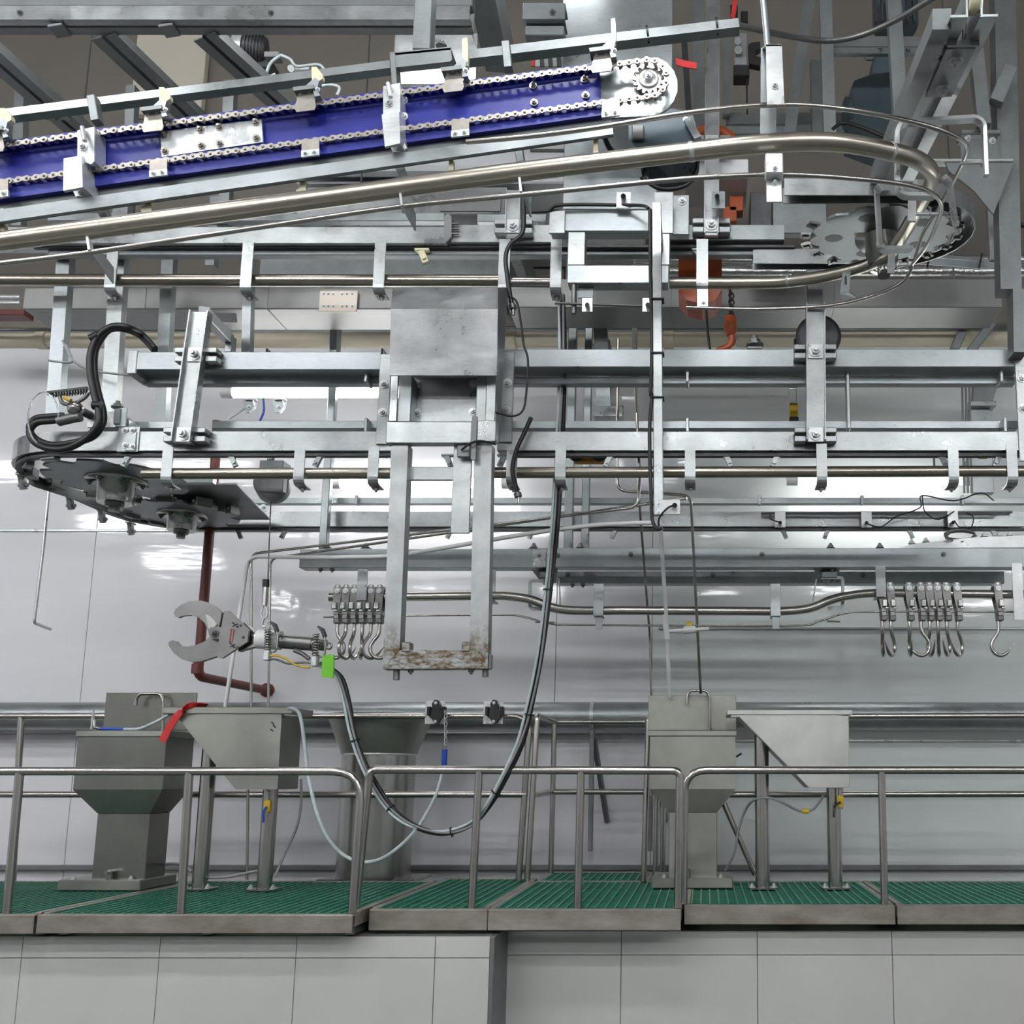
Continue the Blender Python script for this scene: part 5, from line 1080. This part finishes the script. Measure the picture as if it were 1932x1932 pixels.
# pale machine cabinet and sheet panels behind the blue conveyor
t = T('cabinet', 'long pale sheet metal cabinet behind the thick pipe rail', 'cabinet', P(780, 345, 5.9))
O(G().pbox(560, 250, 1200, 345, 5.9, 1.08, .01), 'body', mat('pale_grey_cabinet_paint', (.86, .88, .89), .4, 0, .05, 3), t); O(G().pbox(560, 322, 940, 334, 5.85, .05), 'lower_frame', GALV, t); O(G().pbox(1000, 280, 1090, 286, 5.89, .03), 'trim_bar', IRON, t)
t = T('cabinet', 'grey sheet metal housing with dark window below the thick pipe rail', 'cabinet', P(850, 400, 5.6))
O(G().pbox(560, 352, 955, 405, 5.75, 1.22, .008), 'body', GALV2, t); O(G().pbox(830, 362, 945, 398, 5.74, .012), 'window', GREYP, t)
S(G().pbox(490, 487, 962, 521, 5.8, .3), 'trough', GALVD, 'grey sheet trough behind the long dull rail', 'trough')
for a, b, c, d in ((1268, 368, 1300, 442), ): S(G().pbox(a, b, c, d, 4.72, .012), 'bolted_plate', GALV, 'bolted plate between the cable post and the tall channel post', 'plate'); bolts(bpy.data.objects['bolted_plate'], [(1287, 380)], 4.72, 6)
t = T('sensor_bracket', 'slotted plate with sensor on the tall channel post below the guide rod', 'bracket', P(1355, 375, 4.7)); O(G().pbox(1343, 361, 1368, 393, 4.7, .006), 'plate', GALV, t); O(G().cyl(P(1353, 370, 4.7), P(1353, 370, 4.65), .012, 8), 'sensor', BLACK, t)
S(G().pbox(1416, 362, 1456, 440, 4.955, .25), 'dark_box', DARK, 'black box left of the big chain wheel', 'box'); S(G().pbox(1458, 355, 1560, 440, 4.96, .05), 'sheet_panel', GALVD, 'dull sheet behind the teeth of the big wheel', 'panel')
S(G().pbox(1064, 190, 1240, 395, 4.75, .02), 'sheet_panel', GALV, 'lower galvanised sheet behind the gearmotor and guide rods', 'panel'); S(G().pbox(1064, -300, 1270, 190, 4.3, .03), 'sheet_panel', GALV, 'large grey galvanised sheet panel behind the conveyor sprocket', 'panel')
S(G().pbox(742, 62, 900, 160, 4.7, .02), 'sheet_panel', GALV2, 'bright galvanised sheet behind the bridge bracket', 'panel')
S(G().pbox(1290, 300, 1412, 332, 4.9, .3), 'white_box', WHITEP, 'white box behind the bend of the thick pipe', 'box')
t = T('warning_board', 'small red and black striped board behind the guide tube', 'sign', P(1030, 85, 4.75))
O(G().pbox(1002, 68, 1069, 125, 4.336, .006), 'board', WHITEP, t); O(G().pbox(1002, 68, 1010, 125, 4.331, .006), 'red_stripe', CLOTH, t)
for x_ in (1018, 1034, 1050): O(G().prism([(x_-3, 68), (x_+5, 68), (x_+9, 125), (x_+1, 125)], 4.33, .006), 'black_stripe', DARK, t)
# gearmotor under the sprocket
t = T('gearmotor', 'blue-grey gearmotor under the sprocket of the blue conveyor', 'motor', P(1255, 300, 3.75))
O(G().prism([(1186, 222), (1270, 205), (1306, 212), (1320, 262), (1310, 300), (1270, 305), (1205, 285), (1186, 262)], 3.72, .16), 'gear_housing', TEAL, t)
O(G().lathe(P(1262, 300, 3.85), (0, -.25, -1), [(.09, -.03), (.1, .0), (.1, .08), (.085, .09)], 24), 'motor_body', TEAL, t)
for i in range(12): a = i*math.pi/11; q = P(1262, 318, 3.85)+V((-.108*math.cos(a), -.108*math.sin(a), 0)); O(G().box(q-V((.004, .008, .05)), q+V((.004, .008, .03)), 0), 'cooling_fin', BLACK, t)
O(G().pbox(1192, 235, 1215, 262, 3.70, .03), 'cover', IRON, t); bolts(t, [(1200, 225), (1294, 226), (1304, 285)], 3.72, 4)
O(G().bar(PP([(1296, 225, 3.7), (1316, 260, 3.7), (1322, 300, 3.75)]), .03, .012, V((0, 1, 0))), 'flange', GALVD, t)
cable('black cable hanging from the gearmotor in front of the cabinet', [(1140, 258, 3.6), (1150, 280, 3.65), (1170, 298, 3.7), (1210, 310, 3.72)], .012)
cable('black cable sagging from the gearmotor behind the guide rod', [(1210, 335, 3.8), (1245, 356, 3.8), (1290, 352, 3.8), (1312, 330, 3.8), (1316, 305, 3.8)], .009)
# ================================================================== UPPER RIGHT STEELWORK
hangp(1318, -30, 1318, 270, 20, 5.3, 'grey post beside the red hanging tag', GALVD)
hangp(1290, 60, 1300, 215, 11, 5.6, 'thin dark far post behind the red tag', DARK)
hangp(1372, 65, 1370, 215, 13, 5.35, 'thin grey post below the end of the guide tube', GALVD)
hangp(1532, -30, 1486, 275, 22, 5.1, 'leaning grey post behind the folded strap', GALVD)
hangp(1540, 112, 1544, 252, 22, 5.2, 'short dark post with wire loops beside the leaning post', GALVD)
hangp(1557, -30, 1566, 250, 23, 4.9, 'straight grey post between leaning post and big gearmotor')
hangp(1686, -30, 1704, 300, 26, 4.4, 'pale grey post in front of the big gearmotor')
hangp(1843, 90, 1858, 232, 25, 4.5, 'grey post under the inclined twin track', GALVD)
hangp(1896, -30, 1908, 545, 40, 4.6, 'wide dark column beyond the inclined twin track', GALVD, .1, 'column', 'steel_column')
hangp(1924, 545, 1926, 664, 26, 4.6, 'lower length of dark column above the bolted flange plate', GALVD, .1, 'column', 'steel_column')
hangp(1535, 470, 1540, 600, 28, 5.2, 'grey post behind the bent pipe above the clamped post', GALVD)
def hbar(x0, y0, x1, y1, Y, label, mt=GALVD, d=.08, name='tie_beam'):
    return S(channel(G(), x0, y0, x1, y1, Y, d), name, mt, label, 'beam')
hbar(1572, 68, 1760, 88, 5.0, 'tie beam behind the ribbed hose with marker writing on its lower lip')
hbar(1370, 212, 1620, 234, 5.4, 'far tie beam behind the folded strap')
hbar(1855, 190, 1900, 206, 4.8, 'short tie beam joining the dark column')
hbar(1360, 238, 1500, 252, 5.3, 'pale far tie beam beside the orange arc', GALV)
S(G().bar(PP([(1905, 130, 4.5), (1878, 195, 4.5)]), .05, .07, V((1, 0, 0))), 'brace', GALV, 'diagonal brace on the dark column', 'brace')
# marker writing on the tie beam: a 7 and IN
g = G()
for a, b in (((1656, 92), (1664, 92)), ((1664, 92), (1660, 99)), ((1703, 91), (1701, 98)), ((1709, 98), (1710, 91)), ((1710, 91), (1715, 98)), ((1715, 98), (1717, 91))): g.bar(PP([a, b], 4.99), .002, .004, V((0, 0, 1)) if abs(a[0]-b[0]) > 3 else V((1, 0, 0)))
S(G().pbox(1572, 89, 1760, 100, 5.0, .008), 'lip_plate', GALVD, 'lower lip plate of the tie beam marked 7 IN', 'plate'); 
O(g, 'marker_writing', INK, bpy.data.objects['lip_plate'])
# inclined twin track running away from the viewer
A = P(1838, 32, 2.65); B = P(1690, 350, 4.05)
t = T('twin_track', 'steep twin angle track with a white roller at its cut end', 'track', A)
dx = V((.0, 0, 0)); wA = .052
for s_ in (-1, 1):
    g = G(); o = s_*.018; f = .007
    g.sweep([A, B], [(o, 0), (o+s_*wA, 0), (o+s_*wA, f), (o+s_*f, f), (o+s_*f, .085), (o, .085)][::s_]); O(g, 'angle', GALV, t)
O(G().sweep([A+V((-.085, .05, .0)), B+V((-.085, 0, 0))], [(-.028, 0), (.028, 0), (.028, .06), (-.028, .06)]), 'side_channel', GALVD, t)
O(G().lathe(A+V((-.016, .0, .055)), (1, 0, 0), [(.034, 0), (.04, .005), (.04, .027), (.034, .032)], 20), 'roller', CREAM, t)
q = A.lerp(B, .22); d_ = (B-A).normalized()
O(G().sweep([A.lerp(B, .12)-V((0, 0, .004)), A.lerp(B, .36)-V((0, 0, .004))], [(-.045, -.008), (.045, -.008), (.045, 0), (-.045, 0)]), 'joint_plate', GALVD, t)
for f in (.17, .31): inst(BOLT, 'bolt', t, A.lerp(B, f)-V((0, 0, .012)), DNB, .017)
q = A.lerp(B, .1); O(G().box(q-V((.05, .004, .02)), q+V((.05, .004, .0))), 'stop_plate', GALV2, t); O(G().cyl(q+V((0, -.01, 0)), q+V((0, -.03, .07)), .007, 8), 'stop_screw', ZINC, t)
g = G(); c = P(1775, 105, 2.95)
mk = [((1784, 88), (1779, 86)), ((1779, 86), (1785, 93)), ((1785, 93), (1778, 92)), ((1779, 97), (1776, 99)), ((1774, 104), (1770, 107)), ((1776, 107), (1770, 113)), ((1771, 111), (1777, 115))]
nn = (B-A).cross(V((1, 0, 0))).normalized(); co = V((0, 0, CAMZ))
def onp(q):
    r = P(q[0], q[1], 1.)-co; return co+r*((A-co).dot(nn)/r.dot(nn))*.9985
for a, b in mk: g.bar([onp(a), onp(b)], .003, .001, nn)
O(g, 'marker_writing', INK, t)
# big gearmotor behind
t = T('gearmotor', 'big dark blue-grey gearmotor behind the pale post, lifting eye on top', 'motor', P(1650, 255, 5.4))
O(G().prism([(1604, 170), (1612, 152), (1640, 142), (1700, 132), (1705, 262), (1668, 258), (1605, 235), (1600, 205)], 5.3, .3), 'gear_housing', TEAL, t)
O(G().prism([(1648, 104), (1700, 104), (1704, 134), (1645, 142)], 5.34, .2), 'neck', TEAL, t)
O(G().lathe(P(1690, 55, 5.5), (0, 0, 1), [(.13, 0), (.14, .02), (.14, .3), (.12, .32)], 24), 'motor_body', TEAL, t)
for i in range(7): q = P(1652+i*12, 20, 5.36); O(G().box(q-V((.006, .012, .08)), q+V((.006, .02, .08)), 0), 'cooling_fin', DARK, t)
O(G().tube([P(1640, 104, 5.3)+V((.03*math.cos(a), 0, .03*math.sin(a))) for a in [i*math.pi/6 for i in range(13)]], .008, 6), 'lifting_eye', IRON, t)
O(G().lathe(P(1590, 215, 5.35), (1, 0, 0), [(.07, 0), (.09, .01), (.09, .05)], 18), 'end_cover', TEAL, t)
cable('black cable curving from the big gearmotor behind the thick pipe', [(1570, 245, 4.9), (1590, 232, 4.9), (1625, 240, 4.85), (1668, 258, 4.8)], .011)
# signal box with black switches
t = T('switch_box', 'grey signal switch unit with black knobs below the red ribbon', 'switch', P(1397, 100, 4.7))
O(G().pbox(1386, 62, 1410, 122, 4.7, .08), 'body', GREYP, t); O(G().pbox(1384, 122, 1414, 142, 4.68, .08), 'plug', BLACK, t); O(G().pbox(1398, 20, 1411, 42, 4.68, .06), 'knob', BLACK, t); O(G().pbox(1378, 8, 1392, 36, 4.68, .06), 'knob', BLACK, t)
O(G().prism([(1412, 84), (1418, 80), (1434, 78), (1435, 90), (1426, 95), (1424, 105), (1436, 108), (1434, 124), (1414, 120)], 4.68, .04), 'handle', BLACK, t)
O(G().cyl(P(1393, 94, 4.7), P(1393, 94, 4.66), .02, 12), 'button', ZINC, t); O(G().cyl(P(1392, 78, 4.7), P(1392, 78, 4.67), .017, 12), 'button', ZINC, t)
cable('thin black cable hanging straight down from the switch unit', [(1409, 140, 4.7), (1409, 170, 4.7), (1410, 215, 4.7)], .005)
S(G().sweep(spl(PP([(1388, -20), (1386, 10), (1382, 34)], 4.6), 4), [(-.012, -.002), (.012, -.002), (.012, .002), (-.012, .002)], V((0, 1, 0))), 'red_ribbon', CLOTH, 'red ribbon hanging above the grey switch unit', 'ribbon')
S(G().slab(PP([(1275, 109), (1292, 114), (1315, 118), (1314, 130), (1290, 126), (1276, 122)], 4.28), V((0, .006, 0))), 'red_tag', CLOTH, 'red cloth tag tied beside the sprocket panel', 'tag')
# orange chain hoist
t = T('chain_hoist', 'orange chain hoist with hanging chain and hook behind the bent pipe', 'hoist', P(1330, 572, 5.2))
O(G().tube(PP([(1300+42+45*math.cos(a), 282+36*math.sin(a)) for a in [math.pi+i*math.pi/9 for i in range(10)]], 4.98), .032, 10), 'top_arc', ORANGE, t)
for px_, py_ in ((1384, 350), (1390, 385), (1378, 405)): O(G().pbox(px_-14, py_-16, px_+12, py_+12, 5.05, .08), 'gear_case', ORANGE, t)
O(G().prism([(1280, 478), (1362, 478), (1362, 545), (1350, 566), (1325, 574), (1296, 566), (1280, 550)], 5.1, .2), 'body', ORANGE, t)
for i in range(8): c = P(1378+(i % 2)*2, 552+i*6, 5.1); O(G().tube([c+V((.014*math.cos(a)*(1 if i % 2 else .35), .014*math.cos(a)*(.35 if i % 2 else 1), .017*math.sin(a))) for a in [k*math.pi/4 for k in range(9)]], .005, 5), 'chain_link', BLACK, t)
O(G().lathe(P(1378, 596, 5.1), (0, 0, -1), [(.02, 0), (.034, .012), (.036, .09), (.022, .115)], 14), 'hook_block', ORANGE, t)
O(taper(spl(PP([(1380, 634), (1381, 645), (1373, 655), (1360, 660), (1350, 670), (1356, 684), (1372, 690), (1386, 682), (1391, 672)], 5.1), 4), [.02]*26+[.017, .014, .012, .01, .008, .006, .004], 8), 'hook', ORANGE, t)
O(G().tube(spl(PP([(1332, 574, 5.1), (1334, 610, 5.1), (1338, 650, 5.1), (1342, 668, 5.1)]), 4), .007, 6), 'control_cable', BLACK, t)
O(G().tube(PP([(1388, 634), (1391, 655)], 5.1), .004, 6), 'latch', IRON, t)
# guard plate by the wheel
t = T('guard_plate', 'dark folded guard plate beside the big chain wheel', 'plate', P(1850, 350, 4.7))
O(G().slab(PP([(1782, 302), (1914, 303), (1874, 404), (1838, 360), (1790, 322)], 4.55), V((0, .012, 0))), 'plate', GALVD, t); O(G().pbox(1760, 299, 1912, 304, 4.54, .05), 'edge', ZINC, t)
O(G().pbox(1812, 262, 1890, 300, 4.6, .02), 'bracket', GALVD, t); O(G().pbox(1814, 244, 1888, 252, 4.58, .1), 'clip', GALV2, t); bolts(t, [(1872, 266), (1826, 262)], 4.6, 5)
t = T('cable_tray', 'pale cable tray with black ties below the big wheel', 'tray', P(1810, 505, 5.0))
O(G().slab(PP([(1736, 477), (1885, 490), (1886, 496), (1736, 483)], 5.0), V((0, .06, 0))).slab(PP([(1728, 484), (1880, 496), (1878, 508), (1724, 497)], 4.97), V((0, .006, 0))), 'tray', GALV, t)
O(G().pbox(1866, 378, 1883, 490, 4.98, .05), 'upright', GALV2, t)
for x_ in (1752, 1850): O(G().tube(PP([(x_+3, 478), (x_-3, 506)], 4.955), .005, 6), 'tie', BLACK, t)
cable('black cable leaving the cable tray upright past the dark column', [(1880, 412, 4.9), (1905, 420, 4.9), (1960, 432, 4.9)], .014)
# foil pipes, box duct, cream pipe, conduits along the wall
for y_, lab, r_ in ((491, 'upper foil-wrapped pipe above the box duct', 10), (512, 'lower foil-wrapped pipe resting near the box duct', 10)):
    S(G().tube([P(1195, y_, 6.1)+V((i*.1, 0, random.uniform(-.003, .003))) for i in range(31)], m(r_, 6.1), 12), 'foil_pipe', FOIL, lab, 'pipe')
def duct(x0, x1, y0, y1, lab):
    Yd = 5.55; zb, zt = Zp(y1, Yd), Zp(y0, Yd)
    t = T('box_duct', lab, 'duct', P((x0+x1)/2, y1, Yd)); O(G().box((X(x0, Yd, y1), Yd, zb), (X(x1, Yd, y1), Yd+.28, zt), .004), 'duct', mat('duct_sheet', (.27, .27, .265), .42, .5, .2, 3), t)
    for f in (.12, .9): q = X(x0+(x1-x0)*f, Yd+.3, y1); O(G().tube([V((q, Yd+.26, zt-.01)), V((q, Yd+.26, CZ))], .006, 6), 'hanger_rod', IRON, t)
    for f in (.33, .66): q = X(x0+(x1-x0)*f, Yd, y1); O(G().box((q-.002, Yd-.004, zb-.004), (q+.002, Yd+.28, zt)), 'seam', GALVD, t)
    return t
d1 = duct(42, 742, 543, 583, 'long square sheet metal duct with a studded cover plate')
O(G().pbox(602, 548, 674, 588, 5.53, .01), 'cover_plate', mat('tan_plate', (.56, .50, .43), .4, .4), d1)
for px_ in (610, 619, 628, 645, 654, 664): bolts(d1, [(px_, 554), (px_, 577)], 5.53, 2.2)
d2 = duct(958, 1892, 526, 580, 'long square sheet metal duct passing behind the orange hook')
t = T('cream_pipe', 'cream plastic pipe running along the wall above the lamps', 'pipe', P(966, 641, 6.55))
O(G().tube(PP([(-60, 643), (1980, 640)], 6.55), m(15, 6.55), 16), 'pipe', CPVC, t)
for px_ in (82, 965, 1262): O(G().tube(PP([(px_-9, 642), (px_+9, 642)], 6.55), m(18, 6.55), 16), 'socket', CPVC, t)
for y_, x0, x1 in ((622, -60, 400), (619, 940, 1830)): S(G().tube(PP([(x0, y_), (x1, y_)], 6.4), .013, 8), 'conduit', IRON, 'dark conduit above the cream pipe %s' % ('by the hose arch' if x0 < 0 else 'by the orange hook'), 'pipe')
t = T('insulated_pipe', 'silver pipes with a red clamp at the open duct end', 'pipe', P(25, 560, 6.2))
for y_ in (561, 572): O(G().tube(PP([(-60, y_), (40, y_)], 6.2), .018, 10), 'pipe', ZINC, t)
O(G().pbox(-20, 583, 45, 594, 6.15, .1), 'red_clamp', RED, t)
# ================================================================== VALVE UNIT AND HOSE ARCH AT THE ROUND END
t = T('valve_unit', 'valve unit with ball knob and spring handle on the round conveyor end', 'valve', P(200, 800, 4.66))
O(G().slab(PP([(165, 778), (226, 776), (243, 792), (243, 806), (165, 806)], 4.72), V((0, .08, 0))), 'body', ZINC, t)
O(G().lathe(P(143, 772, 4.6), (.3, -1, 0), [(.004, .045), (.028, .034), (.036, .01), (.034, -.01), (.02, -.03)], 18), 'ball_knob', TUBE, t)
O(G().cyl(P(146, 772, 4.62), P(175, 786, 4.74), .02, 12), 'knob_stem', DARK, t)
g = G(); n = 70; g.tube([P(100+64*i/n, 745-7*i/n+5*math.cos(i*1.1), 4.6+.012*math.sin(i*1.1)) for i in range(n+1)], .004, 5); O(g, 'handle_spring', IRON, t)
O(G().tube(PP([(90, 742), (165, 733)], 4.6), .011, 8), 'handle', DARK, t); O(G().tube(spl(PP([(112, 746), (118, 760), (135, 763), (158, 752), (168, 740)], 4.6), 5), .009, 8), 'hose_loop', IRON, t); O(G().tube(PP([(121, 750), (134, 756)], 4.585), .01, 6), 'yellow_collar', YEL, t)
O(G().tube(PP([(110, 795), (140, 788), (152, 786)], 4.6), .024, 10), 'hose_fitting', IRON, t)
O(G().pbox(214, 770, 226, 800, 4.68, .06), 'stud_block', GALVD, t); inst(BOLTD, 'bolt', t, P(222, 770, 4.7), UPB, .02)
O(G().tube([P(82+29*math.cos(a), 790+50*math.sin(a), 4.58+.02*math.sin(a*2)) for a in [i*math.pi/14+2.0 for i in range(20)]], .004, 6), 'clear_tube', CLEAR, t)
t = T('hose_arch', 'arch of black hydraulic hoses looping to the valve unit', 'hose', P(185, 700, 4.62))
for k_, o_ in enumerate(((0, 0), (8, 4))):
    ps = [(292, 658), (268, 632), (240, 618), (212, 616), (188, 632), (172, 662), (170, 700), (177, 740), (186, 775), (185, 800), (165, 825), (130, 845), (95, 847), (66, 835), (56, 815), (68, 798), (96, 794), (120, 792)]
    O(G().tube(spl(PP([(a+(o_[0] if 3 < i < 11 else 0), b+(o_[1] if i < 4 else (-o_[1]*2 if i > 10 else 0)), 4.60+(.12 if i < 2 else 0)+.02*k_) for i, (a, b) in enumerate(ps)]), 6), .0165, 10), 'hydraulic_hose', BLACK, t)
for a, b in (((171, 640), (186, 632)), ((176, 765), (192, 765))): O(G().tube(PP([a, b], 4.6), .022, 8), 'cable_tie', BLACK, t)
for pts, lab in (([(118, 642), (128, 664), (138, 680), (160, 694), (190, 702), (245, 708)], 'thin grey wires looping between two hanger posts'), ([(92, 680), (105, 682), (130, 684), (136, 678), (124, 650)], 'loose knotted wire tied round the hanger post')):
    cable(lab, pts, .006, 'wire', GREYP, 4.9)
t = T('trolley_hanger', 'pair of galvanised trolley hangers in front of the upper lamp', 'hanger', P(490, 770, 5.9))
for px_ in (470, 526):
    O(G().prism([(px_-12, 752), (px_+6, 752), (px_+10, 768), (px_+4, 778), (px_-6, 778), (px_-10, 768)], 5.85, .012), 'plate', GALV, t); O(G().bar(rnd(PP([(px_-8, 753), (px_+14, 753), (px_+12, 768), (px_+2, 779)], 5.84), .02), .012, .012), 'hook_bar', ZINC, t); bolts(t, [(px_, 768)], 5.85, 3)
O(G().bar(PP([(432, 790), (462, 770)], 5.85), .01, .012), 'arm', GALV, t)
cable('blue air tube hanging behind the trolley hangers', [(497, 752), (498, 775), (490, 795), (480, 812)], .007, 'air_tube', HBLUE, 5.9)
# ================================================================== RIGHT EDGE AND SMALL THINGS
t = T('flange_plate', 'bolted galvanised flange plate at the end of the loop conveyor beams', 'plate', P(1930, 770, 4.72)); O(G().pbox(1919, 660, 1985, 870, YF-.01, .012), 'plate', GALV2, t); bolts(t, [(1928, 714), (1930, 770)], YF-.01, 6)
for a, b, lab in (((1822, 612), (1800, 660), 'diagonal brace crossing the cream pipe end'), ((1870, 612), (1830, 665), 'second diagonal brace near the flange plate')): S(G().bar(PP([(a[0], a[1]), (b[0], b[1])], 6.45), .06, .06, V((1, 0, 0))), 'brace', GALVD, lab, 'brace')
t = T('support_leg', 'far square support leg with welded shoe near the flange plate', 'post', P(1850, 880, 6.5)); O(G().slab(PP([(1838, 718), (1885, 718), (1872, 762), (1836, 762)], 6.5), V((0, .06, 0))), 'arm', GALVD, t); O(G().pbox(1828, 756, 1880, 766, 6.45, .1), 'shoe', GALV2, t); O(G().pbox(1832, 766, 1872, 930, 6.5, .06), 'leg', GALV, t); O(G().pbox(1838, 850, 1866, 870, 6.56, .43), 'wall_arm', GALVD, t)
for x_ in (1815, 1822, 1829): O(G().tube(PP([(x_, 720), (x_+4, 930)], 6.42), .008, 6), 'conduit', GREYP, t)
t = T('pendant_control', 'yellow push-button pendant wrapped in clear plastic behind the clamped post', 'control', P(1497, 775, 5.1))
O(G().pbox(1490, 760, 1506, 786, 5.1, .05), 'box', YEL, t); O(G().pbox(1490, 786, 1507, 812, 5.1, .05), 'lower_box', BLACK, t); O(G().pbox(1489, 728, 1504, 762, 5.09, .05), 'plastic_bag', CLEAR, t); O(G().tube(PP([(1500, 730), (1501, 640)], 5.12), .01, 6), 'cable', BLACK, t)
t = T('sensor_bar', 'orange sensor bar with black cable loops under the conveyor track', 'sensor', P(1112, 864, 4.9)); O(G().pbox(1082, 860, 1140, 871, 4.88, .05), 'bar', mat('amber_plastic', (.7, .3, .03), .4), t)
for x_ in (1090, 1132): O(G().tube(spl(PP([(x_-16, 858), (x_-6, 866), (x_+6, 864), (x_+10, 855)], 4.86), 5), .012, 8), 'cable_loop', BLACK, t)
S(G().pbox(1849, 852, 1866, 862, 4.9, .04), 'sensor', YEL, 'small amber sensor under the track by the flange plate', 'sensor')
t = T('guide_wheel', 'dark guide wheel behind the clamped post below the duct', 'wheel', P(1545, 630, 5.0)); O(G().lathe(P(1545, 632, 4.95), (0, 1, 0), [(.10, 0), (.12, .01), (.12, .03), (.10, .04)], 24), 'wheel', DARK, t); O(G().cyl(P(1545, 632, 4.96), P(1545, 632, 4.66), .03, 12), 'axle', IRON, t)
for px_, lab in ((1424, 'bolt stub with plate standing on the frame beam by the orange hook'),): 
    t = T('anchor_stud', lab, 'bolt', P(px_, 655, 4.8)); O(G().pbox(px_-14, 653, px_+14, 658, 4.75, .06), 'plate', IRON, t); inst(BOLTD, 'bolt', t, P(px_, 653, 4.78), UPB, .03)
